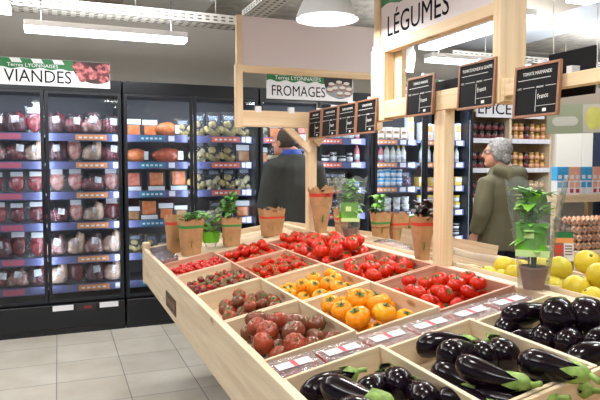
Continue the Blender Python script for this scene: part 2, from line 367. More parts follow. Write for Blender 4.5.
# ------------------------------------------------------------------ fridges along the back wall
SHZ = [1.76, 1.51, 1.24, 0.965, 0.66, 0.40]
TEAL = mat('teal_tag', C(58, 132, 164), 0.5); ORNG = mat('orange_tag', C(232, 152, 92), 0.5); ROSE = mat('rose_tag', C(196, 96, 120), 0.5); CORAL = mat('coral_tag', C(226, 110, 84), 0.5)
def fridge(doors, tags, label, tex, left_side=True):
    x0, x1 = doors[0][0], doors[-1][1]
    root = empty('display_fridge', ((x0 + x1) / 2, FY, 0), None, label, 'fridge', 'upright fridges along the back wall')
    ox = (x0 + x1) / 2
    a, b = x0 - ox, x1 - ox
    D = 0.66
    body = MB()
    body.box((a, D - 0.04, 0.06), (b, D, 2.24), 1)                       # back
    body.box((a, 0.05, 0.06), (a + 0.025, D - 0.04, 2.24)); body.box((b - 0.025, 0.05, 0.06), (b, D - 0.04, 2.24))
    body.box((a, 0.02, 2.14), (b, D, 2.24), 0)
    body.box((a, 0.03, 0.06), (b, D, 0.29), 0)
    body.build('body', [BLK, FRIN], root)
    MB().box((a, -0.012, 2.13), (b, 0.02, 2.24), 0, bev=0.004).build('header_panel', BLK2, root)
    k = MB(); k.box((a, -0.02, 0.05), (b, 0.03, 0.27), 0, bev=0.01)
    k.build('kick_panel', BLK2, root); MB().box((a, 0.0, 0.0), (b, 0.4, 0.05)).build('plinth', BLK, root)
    for si, z in enumerate(SHZ):
        sh = MB().box((a + 0.026, 0.13, z - 0.025), (b - 0.026, D - 0.04, z)).build('shelf', SHELF, root)
        for (d0, d1), tg in zip(doors, tags):
            e0, e1 = d0 - ox + 0.03, d1 - ox - 0.03
            rl = MB().box((e0, 0.115, z - 0.055), (e1, 0.13, z + 0.012), 0)
            for (t0, t1, m_) in tg:
                rl.box((e0 + (e1 - e0) * t0, 0.112, z - 0.045), (e0 + (e1 - e0) * t1, 0.1155, z + 0.004), m_)
                if m_ in (2, 3, 5):
                    u0, u1 = e0 + (e1 - e0) * t0, e0 + (e1 - e0) * t1
                    for q in range(5): rl.box((u0 + (u1 - u0) * (0.1 + 0.17 * q), 0.111, z - 0.03), (u0 + (u1 - u0) * (0.2 + 0.17 * q), 0.1122, z - 0.014), 1)
            rl.build('price_rail', [RAIL, WHITE, ORNG, TEAL, ROSE, CORAL], sh)
    for di, (d0, d1) in enumerate(doors):
        e0, e1 = d0 - ox + 0.004, d1 - ox - 0.004
        fr = MB(); t = 0.028
        fr.box((e0, -0.012, 0.29), (e0 + t, 0.02, 2.13), 0, bev=0.003); fr.box((e1 - t, -0.012, 0.29), (e1, 0.02, 2.13), 0, bev=0.003)
        fr.box((e0 + t, -0.012, 0.29), (e1 - t, 0.02, 0.315)); fr.box((e0 + t, -0.012, 2.105), (e1 - t, 0.02, 2.13))
        dr = fr.build('door', BLK, root)
        MB().box((e0 + t, 0.0, 0.315), (e1 - t, 0.006, 2.105)).build('glass_pane', GLASS, dr)
        MB().box((e1 - t + .006, -0.03, 0.9), (e1 - .008, -0.012, 1.3), 0, bev=0.003).build('handle', BLK2, dr)
        # vertical LED tube behind the frame and the lamp at the top
        tb = MB().tube([(e1 - t * .5, 0.03, 0.42), (e1 - t * .5, 0.03, 2.0)], 0.006, 8).build('light_tube', TUBE, root)
        light_area('fridge_light', root, T(((e0 + e1) / 2, 0.06, 2.10)) @ RX(28), (e1 - e0) * 0.9, 0.05, P_FRIDGE, (0.76, 0.88, 1.0))
        for sgn, ex in ((1, e0 + t + 0.012), (-1, e1 - t - 0.012)):
            light_area('fridge_light', root, T((ex, 0.045, 1.2)) @ RZ(-25 * sgn) @ RX(90), 0.03, 1.6, P_FRIDGE * 0.9, (0.76, 0.88, 1.0))
    return root
DOORS = [(-0.745, -0.104), (-0.104, 0.536), (0.55, 1.18), (1.18, 1.82), (1.834, 2.46), (2.46, 3.095), (3.11, 3.74), (3.74, 4.38)]
TG = {'meat': [(0.42, 0.72, 4)], 'meat2': [(0.38, 0.84, 2), (0.93, 1.0, 1)], 'ham': [(0.2, 0.62, 3), (0.68, 0.78, 1)], 'cheese': [(0.3, 0.78, 5), (0.82, 0.88, 1), (0.9, 0.97, 1)],
      'mid': [(0.1, 0.5, 5), (0.7, 0.9, 1)], 'drink': [(0.05, 0.55, 2), (0.62, 0.75, 1), (0.8, 0.95, 1)]}
fA = fridge(DOORS[0:2], [TG['meat'], TG['meat2']], 'black upright glass-door fridge full of meat under the meat sign', '')
fB = fridge(DOORS[2:4], [TG['ham'], TG['cheese']], 'black upright fridge of cured ham and cream coloured bags', '')
fC = fridge(DOORS[4:6], [TG['mid'], TG['mid']], 'black upright fridge behind the man in the dark jacket', '')
fD = fridge(DOORS[6:8], [TG['drink'], TG['drink']], 'black upright fridge with bottles and cartons beside the grocery shelves', '')
# temperature display and stickers on the meat fridge base
MB().box((0.225, -0.024, 0.205), (0.39, -0.018, 0.262)).build('temperature_display', mat('display_dark', C(46, 40, 42), 0.3), fA)
MB().box((0.29, -0.0262, 0.222), (0.35, -0.0238, 0.242)).build('red_digits', mat('red_digits', C(150, 40, 46), 0.5), fA)
for xa, xb in ((0.03, 0.2), (0.42, 0.58)):
    MB().box((xa, -0.024, 0.215), (xb, -0.019, 0.262)).build('sticker', PAPERW, fA)

# ------------------------------------------------------------------ signs above the fridges
def arc_pts(cx, cy, rx, ry, a0, a1, n):
    return [(cx + rx * math.cos(R(a0 + (a1 - a0) * i / n)), cy + ry * math.sin(R(a0 + (a1 - a0) * i / n))) for i in range(n + 1)]
def flat(mb, pts, y, d, mi):
    n = len(pts); vs = [(p[0], y - d, p[1]) for p in pts] + [(p[0], y, p[1]) for p in pts]
    fs = [tuple(range(n)), tuple(range(2 * n - 1, n - 1, -1))] + [(i, i + n, (i + 1) % n + n, (i + 1) % n) for i in range(n)]
    return mb.add(vs, fs, mi)
MEATPIC = mat('meat_picture', C(96, 24, 32), 0.5, c2=C(212, 120, 120), vscale=22, contrast=(0.42, 0.62))
def shop_sign(x0, x1, z0, z1, big, label, pic=None, big_size=0.135, tilt=0.0, y=FY - 0.02, small='Terres LYONNAISES', big_x=0.04, two=None, sxb=.98):
    root = empty('hanging_shop_sign', (x0, y, z0), (R(tilt), 0, 0), label, 'sign')
    W, H = x1 - x0, z1 - z0
    MB().box((0, 0, 0), (W, 0.012, H)).build('panel', WHITE, root)
    g = MB(); gx = W * (0.68 if pic else 1.0)
    n = 6; bot = []
    top = H - 0.002
    xs = [gx * i / 24 for i in range(25)]
    low = [H * 0.63 + H * 0.035 * math.sin(i * 1.05) for i in range(25)]
    pts = [(x, l) for x, l in zip(xs, low)] + [(gx, top), (0, top)]
    flat(g, pts, 0.0, 0.001, 0)
    for k in range(4):
        a = gx * (0.16 + 0.27 * k)
        if a + gx * 0.13 > gx: break
        flat(g, [(a + 0.02, H * 0.83), (a + gx * 0.13 + 0.02, H * 0.83), (a + gx * 0.13, top), (a, top)], -0.001, 0.0006, 1)
    g.build('green_band', [GREEN, WHITE], root)
    text('small_lettering', small, H * 0.19, WHITE, root, T((W * 0.09, -0.0016, H * 0.68)) @ RX(90), sx=1.05)
    text('large_lettering', big, big_size, INK, root, T((big_x, -0.0012, H * 0.12 if not two else H * 0.34)) @ RX(90), 0.0006, sx=sxb, bold=0.0)
    if two: text('large_lettering', two, big_size, INK, root, T((big_x, -0.0012, H * 0.02)) @ RX(90))
    if pic: pic(root, W, H)
    return root
def meat_pic(root, W, H):
    m = MB(); cx, cy = W * 0.86, H * 1.0
    pts = [(W * 0.655, H - 0.002)] + [(x, z) for x, z in arc_pts(W * 0.87, H * 0.78, W * 0.21, H * 0.62, 165, 320, 14) if x <= W - 0.004] + [(W - 0.004, H * 0.3), (W - 0.004, H - 0.002)]
    flat(m, pts, -0.001, 0.001, 0); m.build('meat_picture', mat('picture_dark', C(58, 34, 34), 0.6), root)
    rnd = random.Random(4); q = MB()
    for i in range(13):
        a = W * (0.70 + 0.27 * rnd.random()); b = H * (0.3 + 0.62 * rnd.random())
        if a < W * 0.72 and b < H * 0.6: b += H * 0.25
        flat(q, arc_pts(a, b, 0.03 + rnd.random() * 0.03, 0.02 + rnd.random() * 0.02, 0, 330, 9), -0.002 - i * 0.0001, 0.0003, 0)
    q.build('printed_meat', MEATPIC, root)
def cheese_pic(root, W, H):
    m = MB(); pts = [(W * 0.66, H - 0.002)] + [(x, max(z, 0.004)) for x, z in arc_pts(W * 0.84, H * 0.75, W * 0.19, H * 0.66, 160, 380, 18) if x <= W - 0.004] + [(W - 0.004, H - 0.002)]
    flat(m, pts, -0.001, 0.001, 0); m.build('cheese_picture', mat('picture_dark2', C(40, 38, 44), 0.6), root)
    q = MB()
    flat(q, arc_pts(W * 0.84, H * 0.38, W * 0.17, H * 0.27, 0, 345, 20), -0.002, 0.0004, 2)
    for i, (a, b) in enumerate([(.74, .62), (.83, .7), (.92, .66), (.78, .48), (.87, .5), (.95, .46), (.72, .42), (.84, .3), (.93, .3)]):
        flat(q, [(W * (a - .035), H * (b - .12)), (W * (a + .035), H * (b - .12)), (W * (a + .035), H * b), (W * (a - .035), H * b)], -0.0026 - i * .0003, 0.0002, 1)
        flat(q, arc_pts(W * a, H * b, W * .036, H * .055, 0, 340, 12), -0.0028 - i * .0003, 0.0002, 0)
    q.build('printed_cheese', [mat('cheese_white', C(226, 218, 208), 0.6), mat('cheese_side', C(150, 116, 100), 0.6), mat('plate_grey', C(150, 152, 160), 0.6)], root)
shop_sign(-0.46, 0.44, 2.165, 2.39, 'VIANDES', 'white and green meat counter sign with red meat picture', meat_pic, 0.15, big_x=0.055, sxb=.88)
shop_sign(1.9, 2.84, 2.14, 2.42, 'FROMAGES', 'white and green cheese sign with cheese plate picture', cheese_pic, 0.145, big_x=0.045, sxb=.8)
shop_sign(3.16, 4.2, 2.14, 2.42, 'PRODUITS', 'white and green dairy sign behind the price boards', None, 0.085, big_x=0.04, two='DE LA FERME')

# ------------------------------------------------------------------ goods in the fridges
SHN = ['top', 'second', 'third', 'fourth', 'fifth', 'bottom']
DN = ['first fridge door', 'second fridge door', 'third fridge door', 'fourth fridge door', 'fifth fridge door', 'sixth fridge door', 'seventh fridge door', 'eighth fridge door']
MEAT = [mat('meat_red', C(120, 34, 44), 0.3, c2=C(186, 92, 96), vscale=30, coat=0.6, contrast=(0.4, 0.7)),
        mat('meat_pink', C(188, 112, 108), 0.3, c2=C(228, 186, 176), vscale=26, coat=0.6, contrast=(0.4, 0.65)),
        mat('meat_dark', C(84, 26, 34), 0.3, c2=C(150, 66, 72), vscale=26, coat=0.6, contrast=(0.45, 0.7)),
        mat('chicken', C(226, 178, 148), 0.35, c2=C(236, 206, 184), vscale=18, coat=0.5)]
TRAYD = mat('dark_tray', C(52, 50, 56), 0.4)
def nz(p, s, o): return noise.noise(Vector(p) * s + Vector((o, o * 1.7, o * 0.3)))
def proto_meat(mi, seed, lump):
    """irregular meat pieces on a dark tray under crinkled film with a white label"""
    rnd = random.Random(int(seed * 10)); b = MB()
    o8 = ((-.9, -1), (.9, -1), (1, -.9), (1, .9), (.9, 1), (-.9, 1), (-1, .9), (-1, -.9))
    b.rings([[(sx * 0.074, sy * 0.05, 0) for sx, sy in o8], [(sx * 0.082, sy * 0.058, 0.018) for sx, sy in o8]], 1, False)
    for q in range(4 if lump else 2):
        cx = (-.045 + .03 * q) if lump else (-.03 + .06 * q); rr = .036 if lump else .05
        b.ell((cx + rnd.uniform(-.008, .008), rnd.uniform(-.012, .012), .035 + rnd.uniform(0, .02) + (.012 if not lump else 0)), (rr * rnd.uniform(.8, 1.2), .046, .036 + rnd.uniform(0, .018) + (.014 if not lump else 0)), 14, 9, 0, RZ(rnd.uniform(-15, 15)), lambda d: 1.0 + 0.32 * nz(d, 1.8, seed + q * 3) + 0.14 * nz(d, 5, seed + 3 + q))
    o = b.build('meat_pack', [MEAT[mi], TRAYD])
    x = rnd.uniform(-.02, .02)
    MB().box((-0.026 + x, -0.066, 0.05), (0.024 + x, -0.062, 0.088), 0, RX(-14) @ RY(rnd.uniform(-12, 12))).build('label', PAPERW, o)
    f = MB(); f.ell((0, 0, 0.05), (0.09, 0.064, 0.07), 14, 9, 0, None, lambda d: 1.0 + 0.4 * nz(d, 3, seed + 9) + .15 * nz(d, 8, seed)); f.build('film', FILM, o)
    return o
def proto_cut(mi, seed):
    """vacuum-packed slice standing upright, leaning back"""
    M = RX(-14)
    b = MB()
    b.ell((0, 0, 0.075), (0.055, 0.018, 0.062), 14, 9, 0, M, lambda d: 1 + 0.22 * nz(d, 2.0, seed))
    o = b.build('vacuum_meat_pack', [MEAT[mi]])
    MB().box((-0.066, -0.004, 0.0), (0.066, 0.004, 0.165), 0, M, 0.002).build('film', FILM, o)
    MB().box((-0.045, -0.026, 0.118), (0.04, -0.006, 0.148), 0, M).build('label', PAPERW, o)
    return o
ORC = [mat('ham_orange', C(206, 98, 44), 0.35, c2=C(232, 142, 86), vscale=24, coat=0.3), mat('ham_red', C(176, 66, 48), 0.35, c2=C(222, 116, 84), vscale=30, coat=0.3),
       mat('pate_brown', C(150, 98, 60), 0.45, c2=C(190, 140, 92), vscale=26)]
def proto_card(mi, w_, h_, top):
    M = RX(-9)
    b = MB().box((-w_ / 2, -0.004, 0), (w_ / 2, 0.01, h_), 0, M, 0.003)
    o = b.build('cured_ham_pack', [TRAYD])
    MB().box((-w_ * .38, -0.016, h_ * (0.06 if top else 0.28)), (w_ * .38, -0.004, h_ * (0.62 if top else 0.92)), 0, M, 0.006).build('sliced_ham', ORC[mi], o)
    MB().box((-w_ * .46, -0.010, h_ * (.66 if top else .04)), (w_ * .46, -0.005, h_ * (.95 if top else .24)), 0, M).build('label', PAPERW, o)
    return o
def proto_bigham(mi, w_, seed):
    b = MB().ell((0, 0, 0.07), (w_ / 2, 0.05, 0.068), 18, 10, 0, None, lambda d: 1 + 0.14 * nz(d, 2, seed) - 0.15 * max(0, -d.x) * abs(d.z))
    o = b.build('whole_ham', [ORC[mi]])
    MB().box((w_ * .3, -0.058, 0.03), (w_ * .46, -0.044, 0.11)).build('label', PAPERW, o)
    return o
CREAM = mat('cream_pasta', C(214, 186, 108), 0.5, c2=C(234, 212, 150), vscale=40)
PALE = mat('pale_cheese', C(206, 188, 138), 0.5, c2=C(230, 218, 180), vscale=30)
def proto_bag(m_, seed):
    rnd = random.Random(int(seed * 7)); b = MB()
    for q in range(9):
        b.ell((-.035 + .035 * (q % 3) + rnd.uniform(-.008, .008), rnd.uniform(-.012, .012), .022 + .033 * (q // 3) + rnd.uniform(-.006, .006)), (.027, .022, .023), 10, 7, 0, RY(rnd.uniform(-40, 40)), lambda d: 1 + .3 * nz(d, 2, seed + q))
    o = b.build('cheese_bag', [m_])
    f = MB(); n = 12
    f.rings([[(math.cos(2 * math.pi * j / n) * a * (1 + .06 * math.sin(j * 2.3 + z * 40)), math.sin(2 * math.pi * j / n) * c, z) for j in range(n)] for a, c, z in ((.06, .03, 0), (.072, .042, .03), (.07, .04, .09), (.066, .02, .14), (.068, .003, .18))], 0)
    f.build('bag_film', FILM, o)
    MB().box((-0.04, -0.03, 0.12), (0.04, -0.026, 0.15), 0, RX(-10)).build('label', mat('clear_print', C(150, 158, 176), .5), o)
    return o
def proto_lathe(name, prof, mats, parts=()):
    b = MB().lathe(prof, 14, 0)
    o = b.build(name, mats[0])
    for (nm, pr, mm) in parts: MB().lathe(pr, 14, 0).build(nm, mm, o)
    return o
def bottle(colr, cap):
    return proto_lathe('drink_bottle', [(.026, 0), (.03, .006), (.03, .1), (.027, .125), (.014, .155), (.012, .172)], [colr],
                       [('cap', [(.015, .168), (.016, .172), (.016, .192), (.014, .195)], cap), ('label', [(.0306, .03), (.0306, .085)], PAPERW)])
def tub(colr, lid, h=.08, r=.042, name='plastic_tub'):
    return proto_lathe(name, [(r * .86, 0), (r, h * .86)], [colr], [('lid', [(r * 1.05, h * .86), (r * 1.05, h), (r * .95, h * 1.02)], lid), ('label', [(r * .9, h * .22), (r * .985, h * .62)], PAPERW)])
def boxp(name, w_, d_, h_, m1, m2, m3=None):
    b = MB().box((-w_ / 2, -d_ / 2, 0), (w_ / 2, d_ / 2, h_), 0, bev=0.003)
    o = b.build(name, m1)
    MB().box((-w_ * .42, -d_ / 2 - .0015, h_ * .5), (w_ * .42, -d_ / 2, h_ * .9)).build('front_print', m2, o)
    if m3: MB().box((-w_ * .3, -d_ / 2 - .0025, h_ * .12), (w_ * .3, -d_ / 2, h_ * .4)).build('emblem', m3, o)
    return o
def jar(body_m, lid_m, lab_m, h=.1, r=.036):
    return proto_lathe('glass_jar', [(r * .9, 0), (r, .006), (r, h * .72), (r * .82, h * .8)], [body_m],
                       [('lid', [(r * .86, h * .79), (r * .88, h * .8), (r * .88, h), (r * .8, h)], lid_m), ('label', [(r * 1.01, h * .15), (r * 1.01, h * .6)], lab_m)])
cPINK = mat('pink_drink', C(226, 130, 140), .35); cMILK = mat('milk_white', C(232, 232, 222), .35); cGRN = mat('cap_green', C(70, 150, 90), .4); cYEL = mat('cap_yellow', C(240, 214, 50), .4)
cBLUE = mat('cap_blue', C(60, 110, 190), .4); cRED = mat('cap_red', C(200, 60, 70), .4); cSKY = mat('sky_blue_pack', C(92, 176, 226), .4); cBEI = mat('beige_box', C(214, 196, 170), .6)
cORJ = mat('orange_juice_print', C(240, 160, 90), .5); cYBOX = mat('yellow_box', C(238, 200, 104), .5); cDRK = mat('dark_glass', C(46, 30, 30), .15, coat=.5); cSIL = mat('silver_lid', C(190, 192, 198), .3, .6)
cAMB = mat('amber_jar', C(168, 112, 66), .2, coat=.5); cGOLD = mat('gold_lid', C(190, 150, 80), .35, .5); cPUR = mat('violet_bag', C(120, 100, 150), .4, var=.3)
cRJAR = mat('red_jar', C(120, 34, 30), .2, coat=.5); cORL = mat('orange_label', C(226, 176, 134), .6); cMAR = mat('maroon_label', C(120, 60, 66), .6)
PROTOS = {}
def proto(key):
    if key not in PROTOS:
        mk = {'m0': lambda: proto_meat(0, 1.3, True), 'm1': lambda: proto_meat(1, 5.1, True), 'm2': lambda: proto_meat(2, 8.4, False), 'm3': lambda: proto_meat(3, 2.2, False),
              'v0': lambda: proto_cut(0, 3.3), 'v1': lambda: proto_cut(1, 7.7), 'v2': lambda: proto_cut(2, 6.1),
              'c0': lambda: proto_card(0, .15, .165, True), 'c1': lambda: proto_card(1, .15, .19, False), 'c2': lambda: proto_card(0, .17, .2, False), 'c3': lambda: proto_card(2, .14, .14, True),
              'h0': lambda: proto_bigham(0, .23, 1.1), 'h1': lambda: proto_bigham(1, .3, 4.4),
              'b0': lambda: proto_bag(CREAM, 2.0), 'b1': lambda: proto_bag(PALE, 6.0),
              'bp': lambda: bottle(cPINK, cBLUE), 'br': lambda: bottle(cPINK, cRED), 'bg': lambda: bottle(cMILK, cGRN), 'by': lambda: bottle(cMILK, cYEL),
              'tw': lambda: tub(cMILK, PAPERW), 'tb': lambda: tub(cBEI, cYEL, .085, .045), 'td': lambda: tub(cDRK, cSIL, .07, .045), 'ts': lambda: tub(cSKY, PAPERW, .075, .034, 'blue_dairy_pot'),
              'xb': lambda: boxp('beige_dairy_box', .085, .1, .07, cBEI, PAPERW, COPPER), 'xj': lambda: boxp('juice_carton', .07, .07, .2, PAPERW, cORJ, cORL), 'xy': lambda: boxp('yellow_carton', .11, .1, .11, cYBOX, PAPERW),
              'jd': lambda: jar(cDRK, cSIL, PAPERW), 'jp': lambda: proto_bag(cPUR, 3.0)}[key]
        o = mk(); PROTOS[key] = [o, False]
    return PROTOS[key]
KN = {'m0': 'tray of red meat', 'm1': 'tray of pale pink meat', 'm2': 'tray of dark red meat', 'm3': 'pack of pale poultry', 'v0': 'upright vacuum pack of red meat', 'v1': 'upright vacuum pack of pink meat', 'v2': 'upright vacuum pack of dark meat',
      'c0': 'orange ham pack with white header', 'c1': 'sliced red ham card', 'c2': 'large orange ham card', 'c3': 'brown paste pack', 'h0': 'whole orange ham', 'h1': 'long reddish whole ham', 'b0': 'cream coloured bag', 'b1': 'pale cheese bag',
      'bp': 'pink bottle with blue cap', 'br': 'pink bottle with red cap', 'bg': 'white bottle with green cap', 'by': 'white bottle with yellow cap', 'tw': 'white tub', 'tb': 'beige tub with yellow lid', 'td': 'dark tub with silver lid',
      'ts': 'small blue pot', 'xb': 'beige box', 'xj': 'white and orange carton', 'xy': 'yellow carton', 'jd': 'dark jar with white label', 'jp': 'violet bag'}
CATS = {'m': 'meat pack', 'v': 'meat pack', 'c': 'ham pack', 'h': 'ham', 'b': 'bag', 't': 'tub', 'x': 'carton', 'j': 'jar'}
def shelf_row(d, s, kinds, xa=None, xb=None, stack=1, y=0.21, jit=0.006, sc=1.0, zs=1.0):
    x0, x1 = DOORS[d]; xa = x0 + 0.085 if xa is None else xa; xb = x1 - 0.085 if xb is None else xb
    n = len(kinds)
    for i, k in enumerate(kinds):
        if k == '_': continue
        x = xa + (xb - xa) * (i / max(1, n - 1) if n > 1 else 0.5)
        z = SHZ[s]
        for t in range(stack):
            pr = proto(k)
            if not pr[1]: o = pr[0]; pr[1] = True
            else: o = copy_tree(pr[0])
            f = sc * random.uniform(0.97, 1.05)
            o.location = (x + random.uniform(-jit, jit), FY + y + random.uniform(0, jit), z + 0.0005); o.rotation_euler = (0, 0, R(random.uniform(-6, 6))); o.scale = (f, f, f * zs)
            lv = '' if stack == 1 else (' upper' if t == stack - 1 else ' lower' if t == 0 else ' middle')
            sh = 'bottom shelf' if s == 5 else ('top shelf' if s == 0 else SHN[s] + ' shelf')
            tag(o, f"{KN[k]}, {ORD[i]}{lv + ' one' if lv else ''} on {sh} behind {DN[d]}", 'bottle' if k in ('bp', 'br', 'bg', 'by') else CATS[k[0]], f"goods on the {sh} of the {DN[d]}")
            h = {'xb': .071, 'ts': .077, 'tw': .082, 'tb': .087, 'td': .072, 'jd': .101, 'xy': .111}.get(k, .1) * f * zs
            z += h
# meat
for s, ks in enumerate((['m0', 'm2', 'v0'], ['m1', 'm0', 'm3'], ['v2', 'v0', 'v0'], ['v0', 'v2', 'v2'], ['m2', 'v2', 'v0'], ['m0', 'm1', 'm2'])):
    shelf_row(0, s, ks, -0.5, -0.19, sc=1.15, zs=1.35 if s not in (2, 3) else 1.1)
for s, ks in enumerate((['m2', 'm0', 'm1', 'm0'], ['m2', 'v1', 'm3', 'm0'], ['v1', 'v1', 'm0', 'v1'], ['m0', 'v1', 'm3', 'v2'], ['m1', 'm3', 'm1', 'm3'], ['m3', 'v2', 'm2', 'm3'])):
    shelf_row(1, s, ks, sc=1.12, zs=1.45 if s not in (2, 3) else 1.25)
shelf_row(2, 0, ['c0', 'c0', 'h0', 'b0'], 0.66, 1.12); shelf_row(2, 1, ['h0', 'h1'], 0.68, 0.97, jit=0); shelf_row(2, 2, ['c1', 'c2', 'c2'], 0.65, 1.08); shelf_row(2, 3, ['c3', 'c2', 'c0', 'c3'], 0.65, 1.1); shelf_row(2, 4, ['b0', 'b0', 'b1'], 0.66, 0.95); 
shelf_row(3, 0, ['b0', 'b0', 'b0', 'b0'], 1.27, 1.73, sc=1.12, zs=1.2); shelf_row(3, 1, ['b1', 'b0', 'b0', 'c3'], 1.27, 1.73, sc=1.12, zs=1.2); shelf_row(3, 2, ['b0', 'b1', 'b0', 'b1'], 1.27, 1.73, sc=1.12, zs=1.2); shelf_row(3, 3, ['td', 'b1', 'td', 'c0'], 1.3, 1.72); shelf_row(3, 4, ['c3', 'td', 'c3'], 1.32, 1.7)
shelf_row(4, 0, ['b1', 'c0', 'b1', 'c1'], jit=.004); shelf_row(4, 1, ['c0', 'b1', 'c2', 'b1']); shelf_row(4, 2, ['b1', 'b1', 'c1', 'b0']); shelf_row(4, 3, ['td', 'td', 'tw', 'tw'])
shelf_row(5, 0, ['jd', 'jd', 'jd', 'jd', 'jd', 'jd', 'bp'], stack=1, zs=1.2); shelf_row(5, 1, ['jd', 'td', 'jd', 'td', 'jd', 'br'], zs=1.1); shelf_row(5, 2, ['b1', 'b1', 'b1', 'b1', 'ts', 'ts']); shelf_row(5, 3, ['b1', 'td', 'b1', 'tw', 'tw']); 
shelf_row(6, 0, ['xb', 'xb', 'xb', 'xb', 'xb', 'xj'], 3.18, 3.67, 2); shelf_row(6, 1, ['br', 'bp', 'bp', 'bg', 'bg', 'by', 'by'], 3.16, 3.6, zs=1.05); shelf_row(6, 2, ['ts', 'ts', 'ts', 'ts', 'ts', 'ts'], 3.17, 3.54, 2, zs=1.3); shelf_row(6, 2, ['jp'], 3.58, 3.66); shelf_row(6, 3, ['tw', 'tw', 'tw', 'tw', 'tw'], 3.18, 3.62, 2); shelf_row(6, 4, ['td', 'td', 'td', 'tw', 'tw'])
shelf_row(7, 0, ['xj', 'xj', 'xj', 'xj', 'xj', 'xj'], 3.83, 4.31); shelf_row(7, 1, ['bg', 'by', 'bg', 'bg', 'bg', 'bg'], 3.83, 4.31); shelf_row(7, 2, ['xy', 'xy', 'xy', 'xy'], 3.83, 4.31); shelf_row(7, 3, ['tb', 'tb', 'tb', 'tb', 'tb'], 3.83, 4.31, 2); shelf_row(7, 4, ['td', 'td', 'td', 'td', 'td'], 3.83, 4.31, 2); shelf_row(7, 5, ['td', 'tw', 'td', 'tw'], 3.83, 4.31)

# ------------------------------------------------------------------ grocery shelf unit with jars
SY = 5.95
GB = wood('birch_shelf', 2, C(214, 190, 158), C(232, 212, 184)); GBX = wood('birch_shelf_x', 0, C(206, 184, 152), C(226, 206, 178))
gr = empty('grocery_shelf_unit', (5.25, SY, 0), None, 'pale wooden grocery shelves of jars beside the drinks fridge', 'shelf unit')
gx = [(-0.72, -0.69), (-0.07, -0.035), (0.58, 0.61)]
for a, b in gx: MB().box((a, 0, 0), (b, 0.4, 2.16)).build('upright', GB, gr)
MB().box((-0.72, 0.385, 0), (0.61, 0.4, 2.16)).build('back_panel', GBX, gr)
MB().box((-0.72, 0, 2.13), (0.61, 0.4, 2.16)).build('top_board', GBX, gr)
GZ = [1.80, 1.44, 1.08, 0.72, 0.36]
for z in GZ:
    for a, b in ((-0.69, -0.07), (-0.035, 0.58)):
        sh = MB().box((a, 0.0, z - 0.03), (b, 0.385, z)).build('shelf', GBX, gr)
        rl = MB().box((a, -0.012, z - 0.045), (b, 0.0, z + 0.012), 0)
        for q in range(7): rl.box((a + 0.02 + q * 0.085, -0.0135, z - 0.035), (a + 0.075 + q * 0.085, -0.012, z + 0.003), 1)
        rl.build('price_rail', [mat('pale_rail', C(222, 226, 236), .4), PAPERW], sh)
jars = {'dark': jar(cDRK, BLK, cMAR, .105, .04), 'amber': jar(cAMB, cGOLD, cORL, .105, .036), 'red': jar(cRJAR, INK, PAPERW, .105, .036), 'gold': jar(cGOLD, cGOLD, cORL, .09, .034)}
used = set()
def put(protos, key, loc, label, cat, group):
    o = protos[key] if key not in used else copy_tree(protos[key]); used.add(key)
    o.location = loc; tag(o, label, cat, group); return o
for si, z in enumerate(GZ[:3]):
    for bay, (a, b, seq) in enumerate(((-0.64, -0.12, ['dark'] * 6), (0.01, 0.54, ['red', 'amber', 'amber', 'dark', 'amber', 'gold', 'amber'] if si != 1 else ['red', 'amber', 'gold', 'dark', 'amber', 'amber', 'gold']))):
        for st in range(2):
            for i, k in enumerate(seq):
                x = a + (b - a) * i / (len(seq) - 1)
                put(jars, k, (5.25 + x, SY + 0.09, z + 0.0005 + st * 0.1055), f"{'dark' if k == 'dark' else k} jar, {ORD[i]} in the {'upper' if st else 'lower'} row, {SHN[si]} shelf of the {'bay by the fridge' if bay == 0 else 'second jar bay'}", 'jar', 'jars on the grocery shelves')
# grocery sign
es = empty('grocery_sign', (at_y(476.5, 110, SY - .03).x, SY - 0.03, 2.065), None, 'white grocery sign half hidden behind the price boards', 'sign')
MB().box((0, 0, 0), (1.05, 0.012, 0.23)).build('panel', WHITE, es)
text('large_lettering', 'ÉPICERIE', 0.2, INK, es, T((0.01, -0.001, 0.04)) @ RX(90), sx=1.05, bold=0.0)
# pale cupboard end and dark pillar on the right
cb = empty('pale_cupboard', (6.25, 5.9, 0), None, 'tall pale blank cupboard right of the jar shelves', 'cupboard')
PALEP = mat('pale_laminate', C(242, 238, 228), .5)
MB().box((-0.38, 0, 0), (0.5, 0.45, 2.16), 0, bev=.004).build('body', PALEP, cb); MB().box((-0.37, -0.012, 0.1), (0.06, 0, 2.12)).build('door_leaf', PALEP, cb); MB().box((0.065, -0.012, 0.1), (0.49, 0, 2.12)).build('door_leaf', PALEP, cb)
pl = at(592, 164, 5.9)
pil = empty('dark_blue_fridge', (pl.x, pl.y, 0), None, 'dark navy fridge side at the far end of the egg rack', 'fridge')
MB().box((0, -0.65, 0.08), (0.7, 0, 2.2), 0, bev=.006).build('body', mat('navy_panel', C(30, 42, 66), .4), pil); MB().box((0.02, -0.63, 0), (0.68, -.02, 0.08)).build('plinth', BLK, pil)

